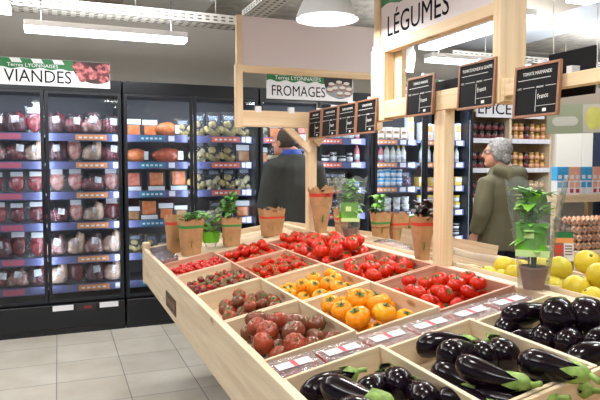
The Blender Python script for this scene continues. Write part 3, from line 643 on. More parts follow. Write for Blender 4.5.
# ------------------------------------------------------------------ the sloping produce display
XL, XR, XC = 0.57, 2.63, 1.60            # inner faces of the two long boards, ridge
SL = 0.153
def mean_z(x): return 0.9 + SL * ((x - XL) if x < XC else (XR - x))
def emboss_box(mb, lo, hi, mi=0): return mb.box(lo, hi, mi)
st = empty('produce_display', (XC, 2.4, 0), None, 'long pale wooden produce display sloping up to a ridge', 'market stand')
def wp(mb, name, m, label=None):          # part given in world coordinates
    return mb.build(name, m, st, (-XC, -2.4, 0), label)
wp(MB().box((XL - 0.027, 0.45, 0.675), (XL - 0.002, 4.34, 0.905), 0, bev=0.003), 'side_board', PY)
wp(MB().box((XR + 0.002, 0.45, 0.675), (XR + 0.027, 4.34, 0.905), 0, bev=0.003), 'side_board', PY)
def gable(mb, y0, y1, zb, off):
    pts = [(XL - 0.002, zb), (XR + 0.002, zb), (XR + 0.002, 0.9 + off), (XC + .05, mean_z(XC - .05) + off), (XC - .05, mean_z(XC - .05) + off), (XL - 0.002, 0.9 + off)]
    n = len(pts); vs = [(p[0], y0, p[1]) for p in pts] + [(p[0], y1, p[1]) for p in pts]
    return mb.add(vs, [tuple(range(n)), tuple(range(2 * n - 1, n - 1, -1))] + [(i, i + n, (i + 1) % n + n, (i + 1) % n) for i in range(n)])
wp(gable(MB(), 4.315, 4.34, 0.675, 0.005), 'end_board', PX)
wp(gable(MB(), 0.45, 0.475, 0.675, 0.0), 'end_board', PX)
def slab(y0, y1, off, th, side, xa=None, xb=None):
    if side == 'L': xa, xb = xa or XL, xb or XC - 0.03
    else: xa, xb = xa or XC + 0.03, xb or XR
    za, zb = mean_z(xa) + off, mean_z(xb) + off
    vs = [(xa, y0, za - th), (xb, y0, zb - th), (xb, y1, zb - th), (xa, y1, za - th), (xa, y0, za), (xb, y0, zb), (xb, y1, zb), (xa, y1, za)]
    return MB().add(vs, [(0, 3, 2, 1), (4, 5, 6, 7), (0, 1, 5, 4), (1, 2, 6, 5), (2, 3, 7, 6), (3, 0, 4, 7)])
STRIP = (1.573, 1.727)
for sd in 'LR':
    wp(slab(0.475, 3.672, -0.108, 0.02, sd), 'deck', PX)
    wp(slab(3.672, 4.315, -0.03, 0.02, sd), 'end_shelf', PX)
wp(slab(STRIP[0], STRIP[1], -0.062, 0.012, 'L'), 'punnet_ledge', PX)
wp(MB().box((XC - 0.028, 0.475, 0.86), (XC + 0.028, 4.315, 1.045), 0, bev=0.003), 'ridge_board', PY)
wp(MB().box((XL - 0.03, 4.285, 0.66), (XL + 0.02, 4.345, 0.945), 0, bev=0.003), 'corner_post', PX)
for y in (0.8, 2.4, 4.0):
    for x in (1.2, 2.0):
        wp(MB().box((x - 0.04, y - 0.04, 0), (x + 0.04, y + 0.04, 0.78)), 'leg', PX)
    wp(MB().box((0.7, y - 0.03, 0.70), (2.5, y + 0.03, 0.78)), 'cross_rail', PX)
# dark plate on the side board
plate = MB().box((XL - 0.0295, 3.05, 0.715), (XL - 0.027, 3.36, 0.8), 0)
plate = wp(plate, 'name_plate', mat('plate_brown', C(86, 62, 48), .6), 'small dark brown plate')
pm = MB()
for k in range(6): pm.box((XL - 0.0305, 3.09 + k * 0.042, 0.74), (XL - 0.0294, 3.115 + k * 0.042, 0.775 if k % 2 else 0.768))
pm.build('plate_mark', mat('plate_mark_tan', C(136, 104, 78), .6), plate)

CT = math.atan(0.20)
CROWS = [(1.072, 0.498), (1.73, 0.497), (2.23, 0.495), (2.728, 0.515), (3.246, 0.42)]   # columns of crates: near edge, length
CW = 0.327
def crate_M(side, y0, i):
    if side == 'L':
        o = (XL + CW * i, y0, 0.9 + SL * CW * i - 0.008); return basis(o, (math.cos(CT), 0, math.sin(CT)), (0, 1, 0), (-math.sin(CT), 0, math.cos(CT)))
    o = (XR - CW * (i + 1), y0, 0.9 + SL * CW * i - 0.008 + CW * math.tan(CT)); return basis(o, (math.cos(CT), 0, -math.sin(CT)), (0, 1, 0), (math.sin(CT), 0, math.cos(CT)))
CU = CW / math.cos(CT) - 0.004
CDEP = 0.092
def crate(side, y0, ln, i, label, inner=None, group='wooden crates on the display', dep=None, raise_=0.0):
    CDEP = dep or globals()['CDEP']
    M = crate_M(side, y0, i) @ T((0, 0, raise_))
    root = empty('wooden_crate', (0, 0, 0), None, label, 'crate', group); root.matrix_basis = M @ T((CU / 2, ln / 2, -CDEP)); 
    t = 0.0125; L = ln - 0.004
    sx, sy = (PX, PY) if inner is None else inner
    def p(nm, lo, hi, m): MB().box(lo, hi, 0, T((-CU / 2, -ln / 2, CDEP)), 0.002).build(nm, m, root)
    p('base_board', (t, t, -CDEP), (CU - t, L - t, -CDEP + 0.008), PX)
    p('side_panel', (0, 0, -CDEP), (t, L, 0.0), sy); p('side_panel', (CU - t, 0, -CDEP), (CU, L, 0.0), sy)
    p('end_panel', (t, 0, -CDEP), (CU - t, t, 0.0), sx); p('end_panel', (t, L - t, -CDEP), (CU - t, L, 0.0), sx)
    return M

# ---------- produce shapes
def tomato_mesh(name, r, mats, ribs, amp, flatn, seed):
    rnd = random.Random(seed)
    ph = rnd.random() * 6
    def fn(d):
        a = math.atan2(d.y, d.x); cl = math.sqrt(max(0, 1 - d.z * d.z))
        q = 1.0 - amp * (1 - abs(math.cos(ribs * a / 2 + ph))) ** 2 * (cl ** 0.6)
        q *= 1 + 0.05 * nz(d, 1.3, seed)
        q *= 1 - (0.22 if amp > 0.03 else 0.1) * math.exp(-(1 - d.z) / 0.07) - 0.1 * math.exp(-(1 + d.z) / 0.05)
        return q
    n, k = (28, 14) if r > 0.03 else ((16, 10) if r > 0.02 else (12, 8))
    m = MB().ell((0, 0, 0), (r, r, r * flatn), n, k, 0, None, fn).mesh(name, mats)
    return m
def calyx_mesh(r, flatn, n=6, dim=0.8, ln=0.5, stem=0.3):
    b = MB(); z0 = r * flatn * dim; rnd = random.Random(int(r * 10000))
    for i in range(n):
        a = 2 * math.pi * i / n + rnd.uniform(-.2, .2); c, s = math.cos(a), math.sin(a); l = r * ln * rnd.uniform(.8, 1.2); wd = r * .1
        def q(t, side, up): return (c * t * l - s * side, s * t * l + c * side, z0 + up)
        b.add([q(0.05, -wd, .002), q(0.05, wd, .002), q(.5, wd * .9, r * .10), q(1, 0, r * .12 * rnd.uniform(0, 2)), q(.5, -wd * .9, r * .10)], [(0, 1, 2, 3, 4)], 0)
        b.add([q(0.05, -wd, .0), q(0.05, wd, .0), q(.5, wd * .9, r * .08), q(1, 0, r * .1), q(.5, -wd * .9, r * .08)], [(4, 3, 2, 1, 0)], 0)
    if stem: b.tube([(0, 0, z0 - r * .05), (r * .04, 0, z0 + r * stem * .6), (r * .12, r * .03, z0 + r * stem)], [r * .08, r * .06, r * .07], 6)
    return b.mesh('calyx', CALYX)
BRN = [mat('tomato_brown', C(126, 56, 38), .27, c2=C(98, 68, 42), vscale=16, coat=.12, spec=.28, contrast=(.35, .65)), mat('tomato_brick', C(160, 66, 42), .27, c2=C(122, 60, 40), vscale=18, coat=.12, spec=.28, contrast=(.4, .7)), mat('tomato_olive_brown', C(104, 74, 46), .27, c2=C(130, 60, 42), vscale=14, coat=.2, spec=.28)]
YEL = [mat('tomato_yellow', C(236, 150, 8), .27, spec=.28, c2=C(232, 134, 10), vscale=14, coat=.1), mat('tomato_amber', C(228, 132, 6), .27, spec=.28, c2=C(242, 172, 20), vscale=12, coat=.1)]
RED = [mat('tomato_red', C(190, 28, 6), .24, spec=.28, c2=C(206, 52, 14), vscale=14, coat=.12), mat('tomato_scarlet', C(200, 40, 10), .24, spec=.28, c2=C(180, 22, 6), vscale=14, coat=.12)]
CHR = [mat('cherry_red', C(190, 26, 8), .25, coat=.12)]
CKT = [mat('cocktail_dark', C(120, 30, 30), .27, coat=.12), mat('cocktail_red', C(206, 40, 34), .27, coat=.12), mat('cocktail_olive', C(110, 84, 48), .3)]
TM = {}
def kindset(key, name, r, mats, ribs, amp, fl, cal):
    TM[key] = dict(name=name, r=r, fl=fl, meshes=[tomato_mesh(name, r, mats[j % len(mats)], ribs + j % 3, amp, fl, 10 * j + len(key) + 1.5) for j in range(max(3, len(mats)))], cal=cal)
kindset('brown', 'brown_tomato', .041, BRN, 8, .10, .84, calyx_mesh(.037, .84, 6, .76, .55))
kindset('brown2', 'brown_tomato', .033, BRN, 8, .09, .86, calyx_mesh(.033, .86, 6, .76, .55))
kindset('yellow', 'yellow_tomato', .046, YEL, 9, .14, .74, calyx_mesh(.046, .74, 6, .76, .4))
kindset('yellow2', 'yellow_tomato', .038, YEL, 9, .11, .78, calyx_mesh(.038, .78, 6, .76, .4))
kindset('red', 'red_tomato', .035, RED, 9, .09, .82, calyx_mesh(.035, .82, 6, .76, .42))
kindset('redb', 'red_tomato', .043, RED, 9, .09, .82, calyx_mesh(.043, .82, 6, .76, .45))
kindset('vine', 'vine_tomato', .022, RED, 4, .015, .95, calyx_mesh(.022, .95, 5, .9, .9))
kindset('redm', 'red_tomato', .029, RED, 6, .03, .9, calyx_mesh(.029, .9, 5, .86, .5))
kindset('cherry', 'cherry_tomato', .016, CHR, 3, .0, 1.0, None)
kindset('cock', 'cocktail_tomato', .016, CKT, 3, .0, 1.0, calyx_mesh(.016, 1.0, 4, .95, .6))
def drop_heap(n, r, ulen, vlen, cu, cv, su, sv, rnd, cap=0.11, k=22, pack=0.86):
    out = []
    for t in range(n):
        best = None; rr = r * rnd.uniform(.88, 1.1)
        for _ in range(k):
            u = cu + rnd.uniform(-1, 1) * su; v = cv + rnd.uniform(-1, 1) * sv
            u = min(max(u, rr + .014), ulen - rr - .014); v = min(max(v, rr + .014), vlen - rr - .014)
            h = rr
            for (a, b, c, q) in out:
                s = (rr + q) ** 2 * pack - (a - u) ** 2 - (b - v) ** 2
                if s > 0: h = max(h, c + math.sqrt(s))
            cost = h + 0.06 * (((u - cu) / max(su, .01)) ** 2 + ((v - cv) / max(sv, .01)) ** 2) * r / .04
            if best is None or cost < best[0]: best = (cost, u, v, h)
        if best[3] < cap + rr: out.append((best[1], best[2], best[3], rr))
    return out
def fill(key, M, ln, n, phrase, desc, cu=.5, cv=.45, su=.42, sv=.42, seed=1, cap=.06, share=False, tilt=55, stem_to_cam=0.35, dep=None):
    CDEP = dep or globals()['CDEP']
    K = TM[key]; rnd = random.Random(seed)
    sp = drop_heap(n, K['r'] * .97, CU, ln, CU * cu, ln * cv, CU * su, ln * sv, rnd, cap)
    sp.sort(key=lambda s: s[1])
    rows = []; per = max(3, int(round(math.sqrt(len(sp) * .7))) + 1)
    for q in range(0, len(sp), per): rows.append(sorted(sp[q:q + per]))
    for ri, row in enumerate(rows):
        for ci, (u, v, h, rr) in enumerate(row):
            p = M @ Vector((u, v, -CDEP + .008 + h * (0.97)))
            me = K['meshes'][rnd.randrange(len(K['meshes']))]
            o = bpy.data.objects.new(K['name'], me); col.objects.link(o)
            f = rr / K['r']
            up = Vector((rnd.gauss(0, 1) * math.sin(R(tilt)) * .6 - .25 * stem_to_cam, rnd.gauss(0, 1) * math.sin(R(tilt)) * .6 - stem_to_cam, 1.0)).normalized()
            o.matrix_basis = T(p) @ up.to_track_quat('Z', 'Y').to_matrix().to_4x4() @ RZ(rnd.uniform(0, 360)) @ Matrix.Scale(f, 4)
            if share: lab = f"{desc} loose in {phrase}"
            else:
                rw = ORD[min(ri, 15)]
                lab = f"{desc}, {ORD[min(ci, 15)]} along the {rw} row of {phrase}"
            tag(o, lab, 'tomato', f"tomatoes in {phrase}")
            if K['cal']:
                c = bpy.data.objects.new('calyx', K['cal']); col.objects.link(c); c.parent = o
# ---------- crates with tomatoes
IN = (RPX, RPY)
near, mid, far_, end = CROWS[1], CROWS[2], CROWS[3], CROWS[4]
M = crate('L', *near, 0, 'wooden crate of brown tomatoes next to the packed cherry tomatoes'); fill('brown', M, near[1], 34, 'the near brown crate', 'brown ribbed tomato', .5, .46, .45, .42, 3, .06)
M = crate('L', *near, 1, 'wooden crate of large yellow tomatoes next to the packed cherry tomatoes'); fill('yellow', M, near[1], 20, 'the near yellow crate', 'yellow ribbed tomato', .44, .46, .44, .42, 5, .075)
M = crate('L', *near, 2, 'wooden crate of ribbed red tomatoes below the thick post', IN); fill('red', M, near[1], 42, 'the near red crate', 'ribbed red tomato', .5, .46, .42, .36, 7, .06)
M = crate('L', *mid, 0, 'wooden crate of brown tomatoes behind the first brown crate'); fill('brown2', M, mid[1], 34, 'the second brown crate', 'brown ribbed tomato', .55, .42, .4, .36, 9, .05)
M = crate('L', *mid, 1, 'wooden crate of yellow tomatoes behind the first yellow crate'); fill('yellow2', M, mid[1], 25, 'the second yellow crate', 'yellow ribbed tomato', .5, .44, .44, .4, 11, .06)
M = crate('L', *mid, 2, 'wooden crate of red tomatoes between potted basil and yellow tomatoes', IN); fill('red', M, mid[1], 40, 'the second red crate', 'ribbed red tomato', .5, .45, .42, .38, 13, .06)
M = crate('L', *far_, 0, 'wooden crate of tiny dark cocktail tomatoes', (PX, RPY), dep=.064); fill('cock', M, far_[1], 150, 'the cocktail tomato crate', 'tiny dark red tomato with green stem', .55, .42, .45, .4, 15, .035, True, dep=.064)
M = crate('L', *far_, 1, 'wooden crate of small vine tomatoes on green stems', IN, dep=.064); fill('vine', M, far_[1], 85, 'the vine tomato crate', 'small red vine tomato', .48, .42, .46, .4, 17, .04, dep=.064)
M = crate('L', *far_, 2, 'wooden crate heaped with big red tomatoes beside the vine tomatoes', IN, dep=.064); fill('redb', M, far_[1], 28, 'the heaped red crate', 'big red tomato', .45, .45, .42, .42, 19, .09, dep=.064)
M = crate('L', *end, 0, 'wooden crate of cherry tomatoes under the paper herb bags', IN, dep=.064); fill('cherry', M, end[1], 150, 'the cherry tomato crate by the paper bags', 'small red cherry tomato', .52, .42, .45, .38, 21, .03, True, dep=.064)
M = crate('L', *end, 1, 'wooden crate of round red tomatoes at the far end', IN, dep=.064); fill('redm', M, end[1], 38, 'the far round tomato crate', 'round red tomato', .5, .5, .44, .42, 23, .05, dep=.064)
M = crate('L', *end, 2, 'wooden crate of round red tomatoes below the far post', IN, dep=.064); fill('redm', M, end[1], 38, 'the crate below the far post', 'round red tomato', .46, .5, .44, .42, 25, .05, dep=.064)

# ---------- aubergines
AUB = mat('aubergine_skin', C(14, 7, 14), .14, spec=.22, coat=.12, c2=C(22, 9, 19), vscale=5)
def aub_meshes():
    ms = []
    for j, (L, r, bend) in enumerate(((.21, .046, .012), (.22, .043, -.014), (.18, .05, .006))):
        prof = [(.0, .004), (.02, .45), (.08, .78), (.2, .97), (.34, 1.0), (.5, .9), (.66, .72), (.8, .58), (.92, .5), (1.0, .42)]
        rings = []
        for t, q in prof:
            x = (t - .5) * L; off = bend * math.cos(math.pi * (t - .5))
            rings.append([(x, math.cos(2 * math.pi * a / 18) * r * q + off, math.sin(2 * math.pi * a / 18) * r * q) for a in range(18)])
        body = MB().rings(rings, 0, True)
        me = body.mesh('aubergine', AUB)
        c = MB(); x1 = L * .5; base = []; n = 20
        for t, q in ((.66, .0), (.8, .0), (.92, .0), (1.02, 0), (1.08, 0)):
            pass
        rr = [[], [], []]
        for a in range(n):
            an = 2 * math.pi * a / n; lobe = .5 + .5 * math.cos(5 * an)
            x_ = x1 - L * (.05 + .2 * lobe); tq = .5 + (x_ / L); rad = r * (.5 + (1 - tq) * .85) * 1.05 + .002
            oy = bend * math.cos(math.pi * (tq - .5))
            rr[0].append((x_, math.cos(an) * rad + oy, math.sin(an) * rad))
            rr[1].append((x1 - L * .02, math.cos(an) * r * .5, math.sin(an) * r * .5)); rr[2].append((x1 + .012, math.cos(an) * r * .24, math.sin(an) * r * .24))
        c.rings(rr, 0, True, True)
        c.tube([(x1 + .008, 0, 0), (x1 + .025, .002, .004), (x1 + .042, .005, .014)], [r * .22, r * .18, r * .2], 8)
        ms.append((me, c.mesh('calyx', EGGCAL), L))
    return ms
AM = aub_meshes()
def aub(p_tip, p_stem, j, label, roll=0.0, s=1.0):
    a, b = Vector(p_tip), Vector(p_stem); x = (b - a).normalized(); y = Vector((0, 0, 1)).cross(x).normalized(); z = x.cross(y)
    me, cm, L = AM[j]
    o = bpy.data.objects.new('aubergine', me); col.objects.link(o)
    o.matrix_basis = basis((a + b) / 2, x, y, z) @ RX(roll) @ Matrix.Scale(s, 4)
    c = bpy.data.objects.new('calyx', cm); col.objects.link(c); c.parent = o
    return tag(o, label, 'aubergine', 'aubergines in the near crates')
def on_crate(px, py, y0, i, h, side='L'):
    M = crate_M(side, y0, i); n = M.col[2].to_3d(); p0 = M @ Vector((0, 0, -CDEP + .008 + h))
    d = ray(px, py); t = (p0 - CAM).dot(n) / d.dot(n); return CAM + d * t
EY = CROWS[0][0]
crate('L', *CROWS[0], 0, 'wooden crate of aubergines at the low side of the display')
crate('L', *CROWS[0], 1, 'wooden crate of aubergines in the middle of three'); crate('L', *CROWS[0], 2, 'wooden crate of aubergines highest up by the ridge')
crate('L', 0.572, .497, 2, 'empty wooden crate at the near end of the display'); crate('L', 0.572, .497, 1, 'empty wooden crate beside the low near end'); 
AL = [  # crate, tip pixel, h, stem pixel, h, mesh, label
 (0, (306, 398), .05, (350, 375), .06, 0, 'aubergine with green cap against the side of the low crate'),
 (0, (322, 383), .10, (392, 404), .10, 1, 'long aubergine lying across the top of the low crate'),
 (0, (362, 402), .05, (390, 376), .05, 2, 'aubergine hidden under others with green cap at the low crate back'),
 (0, (404, 391), .05, (384, 370), .05, 2, 'fat aubergine end-on near the divider of the low crate'),
 (0, (425, 402), .045, (412, 388), .045, 2, 'aubergine end at the near corner of the low crate'),
 (0, (345, 412), .10, (395, 425), .09, 0, 'aubergine at the near edge of the low crate'),
 (1, (418, 348), .07, (474, 344), .06, 0, 'aubergine with green tip at the back of the middle crate'),
 (1, (440, 358), .10, (484, 352), .05, 2, 'shiny aubergine in front of the back one in the middle crate'),
 (1, (490, 360), .05, (472, 345), .05, 2, 'aubergine end-on beside the divider of the middle crate'),
 (1, (509, 358), .045, (494, 344), .045, 2, 'aubergine tucked against the divider of the middle crate'),
 (1, (456, 362), .12, (528, 384), .10, 1, 'big aubergine with green cap lying on top of the middle crate'),
 (1, (523, 362), .10, (583, 374), .11, 0, 'aubergine with large pale green cap across the middle crate edge'),
 (1, (527, 380), .05, (576, 388), .05, 0, 'dark aubergine below the one with the large pale cap'),
 (1, (446, 375), .05, (468, 385), .04, 2, 'small dark aubergine low in the middle crate'),
 (1, (450, 402), .055, (490, 412), .05, 0, 'aubergine at the near edge of the middle crate'),
 (1, (480, 396), .06, (545, 398), .06, 1, 'aubergine under the big one in the middle crate'),
 (2, (505, 318), .08, (550, 309), .075, 0, 'aubergine with green cap on top of the high crate'),
 (2, (560, 324), .10, (560, 306), .07, 2, 'round aubergine end in the middle of the high crate'),
 (2, (588, 324), .09, (584, 306), .06, 2, 'round aubergine end further along the high crate'),
 (2, (500, 334), .045, (530, 318), .04, 0, 'dark aubergine beneath the top one of the high crate'),
 (2, (518, 340), .055, (556, 332), .05, 1, 'aubergine with blue sheen in the high crate'),
 (2, (545, 347), .05, (548, 328), .045, 2, 'aubergine end-on in front of the high crate divider'),
 (2, (566, 350), .06, (572, 330), .05, 2, 'aubergine end-on beside the near rim of the high crate'),
 (2, (577, 362), .05, (616, 352), .05, 0, 'aubergine lying along the near rim of the high crate'),
 (2, (590, 345), .08, (612, 326), .06, 1, 'aubergine at the frame edge of the high crate'),
 (2, (600, 325), .05, (622, 312), .045, 0, 'aubergine against the ridge side of the high crate'),
]
apos = []
for ci, tp, h1, sp, h2, j, lb in AL:
    a = on_crate(*tp, EY, ci, h1); b = on_crate(*sp, EY, ci, h2)
    L = AM[j][2]; m_ = (a + b) / 2; d = (b - a)
    s = min(1.15, max(0.85, d.length / (L * 1.08)))
    apos += [m_ - d.normalized() * L * .33, m_, m_ + d.normalized() * L * .33]
    aub(m_ - d.normalized() * L * s / 2, m_ + d.normalized() * L * s / 2, j, lb, 40 * (hash(lb[-9:]) % 3 if False else len(lb) % 5), s)

# dark filler added in the gaps, standing in for shade at the bottom
fi = 0
for ci in range(3):
    Mc = crate_M('L', EY, ci)
    for r_ in range(5):
        for q in range(2):
            pc = Mc @ Vector((CU * (.28 + .44 * q), .06 + .092 * r_, -CDEP + .008 + .043))
            if min((pc - a).length for a in apos) < .07: continue
            ax = Mc.to_3x3() @ Vector((1, .25 * math.sin(r_ * 2 + q), 0)).normalized(); ax = ax if (r_ + q) % 2 else -ax
            aub(pc - ax * .07, pc + ax * .07, 2, f"aubergine in the bottom layer, {ORD[r_]} row from the near end, {['low', 'middle', 'high'][ci]} crate, {['outer', 'ridge'][q]} side", 30 * r_, .78)
# ---------- packed cherry tomatoes in the strip
SM = basis((XL, STRIP[0], 0.9 - .05 + .0005), (math.cos(math.atan(SL)), 0, math.sin(math.atan(SL))), (0, 1, 0), (-math.sin(math.atan(SL)), 0, math.cos(math.atan(SL))))
LABR = mat('label_red', C(214, 74, 84), .6); LABG = mat('label_grey_print', C(176, 174, 186), .6)
PCLR = clear('punnet_plastic', (.97, .95, .95, 1), .09, (.86, .76, .76, 1), ior=1.4, rough=.15, bump=.5, gain=.6, bscale=60)
PN = 6; pw = 0.98 / PN
punnet0 = None
for i in range(PN):
    base = SM @ T((pw * i + pw / 2, .077, -.011))
    if punnet0 is None:
        r0 = empty('tomato_punnet'); punnet0 = r0
        b = MB(); w2, d2 = pw / 2 - .004, .069
        b.rings([[(sx * w2 * .88, sy * d2 * .88, .0) for sx, sy in ((-1, -1), (1, -1), (1, 1), (-1, 1))], [(sx * w2, sy * d2, .045) for sx, sy in ((-1, -1), (1, -1), (1, 1), (-1, 1))]], 0, False, True); b.f.pop(); b.m.pop(); b.sm.pop()
        b.build('tray', PCLR, r0)
        MB().box((-w2, -d2, .045), (w2, d2, .05), 0, bev=.002).build('lid', PCLR, r0)
        l = MB(); l.box((-.056, -.022, .0502), (.054, .024, .0512), 0); l.box((-.008, -.022, .0511), (.008, .024, .0516), 1)
        for k in range(5): l.box((-.054, -.017 + k * .008, .0511), (-.018, -.013 + k * .008, .0514), 2); l.box((.018, -.017 + k * .008, .0511), (.05, -.013 + k * .008, .0514), 2)
        l.build('label', [PAPERW, LABR, LABG], r0)
        root = r0
    else: root = copy_tree(punnet0)
    root.matrix_basis = base
    tag(root, f'clear plastic punnet with red-striped white label, {ORD[i]} from the low end of the strip', 'punnet', 'punnets between tomatoes and aubergines')
    rnd = random.Random(40 + i)
    for k in range(15):
        u = -.058 + .029 * (k % 5) + rnd.uniform(-.004, .004); v = -.042 + .042 * (k // 5) + rnd.uniform(-.004, .004)
        o = bpy.data.objects.new('cherry_tomato', TM['cherry']['meshes'][0]); col.objects.link(o)
        o.matrix_basis = base @ T((u, v, .0275)) @ RZ(rnd.uniform(0, 300))
        tag(o, f'red cherry tomato packed inside the {ORD[i]} punnet from the low end', 'tomato', f'cherry tomatoes in the {ORD[i]} punnet')

# ------------------------------------------------------------------ wooden sign gantry on the ridge
def py_(px, x=XC): return at_x(px, 164, x).y
Yf, Y2, Y3, Y4 = py_(311), py_(443), py_(376), py_(497)
g = empty('wooden_sign_gantry', (XC, Y2, 1.045), None, 'pine post and beam gantry carrying the blank panel and vegetable sign', 'gantry')
def gp(mb, name, m, label=None): return mb.build(name, m, g, (-XC, -Y2, -1.045), label)
ZB0, ZB1 = 1.738, 1.825
gp(MB().box((XC - .03, Yf - .03, 1.045), (XC + .03, Yf + .03, ZB0), 0, bev=.003), 'post', WZ)
gp(MB().box((XC - .022, Y2 - .04, 1.045), (XC + .03, Y2 + .04, ZB0), 0, bev=.003), 'post', WZ)
gp(MB().box((XC - .025, Y4 - .06, ZB0), (XC + .025, Yf + .03, ZB1), 0, bev=.003), 'beam', WY)
gp(MB().box((XC - .022, 1.0, 1.757), (XC + .022, Y4 - .06, 1.803), 0, bev=.003), 'beam', WY)
gp(MB().box((XC - .022, 0.98, 1.045), (XC + .03, 1.05, 1.757), 0, bev=.003), 'post', WZ)
# cross beam at the far end, with its blank panel
xa, xb = at_y(235, 164, Yf).x, at_y(377, 164, Yf).x
gp(MB().box((xa, Yf - .06, ZB0 + .002), (xb, Yf - .031, ZB1 + .02), 0, bev=.003), 'cross_beam', WX)
zt, zb = at_y(240, 17, Yf).z, at_y(240, 66, Yf).z
gp(MB().box((xa - .012, Yf - .075, ZB0 - .005), (xa + .035, Yf - .03, zb), 0, bev=.003), 'panel_post', WZ)
gp(MB().box((xa + .0, Yf - .058, zb), (xa + .035, Yf - .022, zt), 0, bev=.003), 'panel_post', WZ)
gp(MB().box((xb - .03, Yf - .058, ZB0), (xb + .012, Yf - .02, zt - .03), 0, bev=.003), 'panel_post', WZ)
gp(MB().box((xa + .035, Yf - .056, zb - .045), (xb - .03, Yf - .024, zb), 0, bev=.003), 'panel_rail', WX)
gp(MB().box((xa + .035, Yf - .046, zb), (xb - .03, Yf - .036, zt), 0), 'blank_panel', PANELW)
def brace(p0, p1, w_, d_):
    a, b = Vector(p0), Vector(p1); x = (b - a).normalized(); y = Vector((0, 1, 0)); z = x.cross(y)
    return MB().box((0, -d_ / 2, -w_ / 2), ((b - a).length, d_ / 2, w_ / 2), 0, basis(a, x, y, z), .002)
gp(brace((at_y(284, 125, Yf).x, Yf - .035, ZB0 + .01), (XC - .02, Yf - .035, ZB0 - .15), .045, .03), 'brace', WX)
gp(brace((XC + .12, Yf - .035, ZB0 + .01), (XC + .02, Yf - .035, ZB0 - .1), .055, .03), 'brace', WX)
# vegetable sign over the beam
zl = 2.075
gp(MB().box((XC - .03, Y3 - .13, ZB0 - .012), (XC + .03, Y3 + .01, 2.1), 0, bev=.003), 'sign_post', WZ)
gp(MB().box((XC + .032, Y3 - .2, ZB0), (XC + .06, Y3 - .09, 2.14), 0, bev=.003), 'sign_post', WZ)
gp(MB().box((XC - .02, Y3 - .06, 2.1), (XC + .03, Y3 + .0, 2.56), 0, bev=.003), 'sign_post', WZ)
gp(MB().box((XC - .035, Y4 - .045, ZB0 - .005), (XC + .092, Y4 - .002, 2.62), 0, bev=.003), 'sign_post', WZ, 'thick pale post')
gp(MB().box((XC - .028, Y4 - .002, zl), (XC + .02, Y3 - .0, zl + .05), 0, bev=.003), 'sign_rail', WY)
vp = gp(MB().box((XC - .008, Y4 - .0, zl + .05), (XC + .004, Y3 - .06, 2.52), 0), 'vegetable_panel', PANELW)
def face_x(x, y, z): return basis((x, y, z), (0, -1, 0), (0, 0, 1), (-1, 0, 0))      # x to the near end, faces the aisle
off = T((-XC, -Y2, -1.045))
text('sign_lettering', 'LÉGUMES', .15, INK, g, off @ face_x(XC - .0085, py_(387), 2.155), .0006, sx=.86, bold=0.0)
gb = MB(); gl = Y3 - .06 - Y4
gs = [gl * k / 20 for k in range(21)]
flat(gb, [(s_, 2.315 + .012 * math.sin(k * 1.1) - 2.155) for k, s_ in enumerate(gs)] + [(gl, .36), (0, .36)], 0, .001, 0)
gob = gb.build('green_band', GREEN, g); gob.matrix_basis = off @ basis((XC - .0085, Y3 - .06, 2.155), (0, -1, 0), (1, 0, 0), (0, 0, 1))
text('small_lettering', 'Terres LYONNAISES', .075, WHITE, g, off @ face_x(XC - .0105, Y3 - .13, 2.36), .0004)

# ---------- chalkboard price signs
def chalkboard(pa, pb, z0, z1, x, label, title, word='France', face=1):
    ya, yb = at_x(pa, 164, x).y, at_x(pb, 164, x).y
    W, H = ya - yb, z1 - z0
    root = empty('chalkboard_price_sign', (0, 0, 0), None, label, 'price sign', 'chalkboard price signs on the beam')
    root.matrix_basis = face_x(x, ya, z0) @ RX(-3 if face > 0 else 3)
    t = .009
    MB().box((t, t, -.004), (W - t, H - t, .001)).build('board', CHALK, root)
    fr = MB(); fr.box((0, 0, -.006), (W, t, .005), bev=.001); fr.box((0, H - t, -.006), (W, H, .005), bev=.001); fr.box((0, t, -.006), (t, H - t, .005)); fr.box((W - t, t, -.006), (W, H - t, .005)); fr.build('frame', COPPER, root)
    if title:
        s = W / .235
        text('title_lettering', title, .0185 * s, CHALKW, root, T((W / 2, H * .80, .0012)), .0003, 'CENTER', .82)
        r = MB(); r.box((W * .08, H * .715, .001), (W * .8, H * .725, .0014)); r.box((W * .5, H * .1, .001), (W * .508, H * .52, .0014)); r.box((W * .2, H * .56, .001), (W * .46, H * .568, .0014)); r.box((W * .7, H * .56, .001), (W * .92, H * .568, .0014))
        r.box((W * .52, H * .2, .001), (W * .93, H * .207, .0014)); r.box((W * .66, H * .09, .001), (W * .74, H * .15, .0014)); r.build('ruled_line', CHALKW, root)
        text('small_lettering', 'CAT.', .011 * s, CHALKW, root, T((W * .07, H * .545, .0012)), .0003)
        text('small_lettering', 'ORIGINE', .0095 * s, CHALKW, root, T((W * .5, H * .545, .0012)), .0003)
        text('handwriting', word, .027 * s, CHALKW, root, T((W * .54, H * .33, .0012)) @ RZ(5), .0003, 'LEFT', .75)
    MB().box((W * .46, H - .004, -.05), (W * .54, H + .014, -.006), 0).build('clip', WHITE, root)
    return root
SXN = XC - .048
chalkboard(308.5, 320.5, 1.665, 1.85, SXN, 'chalkboard price sign on the far post, narrowest of four', 'TOMATE CERISE')
chalkboard(321.5, 337, 1.665, 1.85, SXN, 'chalkboard price sign next after the far post sign', 'TOMATE COCKTAIL')
chalkboard(337.6, 355, 1.665, 1.85, SXN, 'chalkboard price sign third from the far post', 'TOMATE ANCIENNE')
chalkboard(355.8, 375.5, 1.665, 1.85, SXN, 'chalkboard price sign touching the vegetable sign post', 'TOMATE RONDE')
chalkboard(405.5, 432, 1.722, 1.905, SXN, 'chalkboard price sign between vegetable sign post and middle post', 'TOMATE ANANAS')
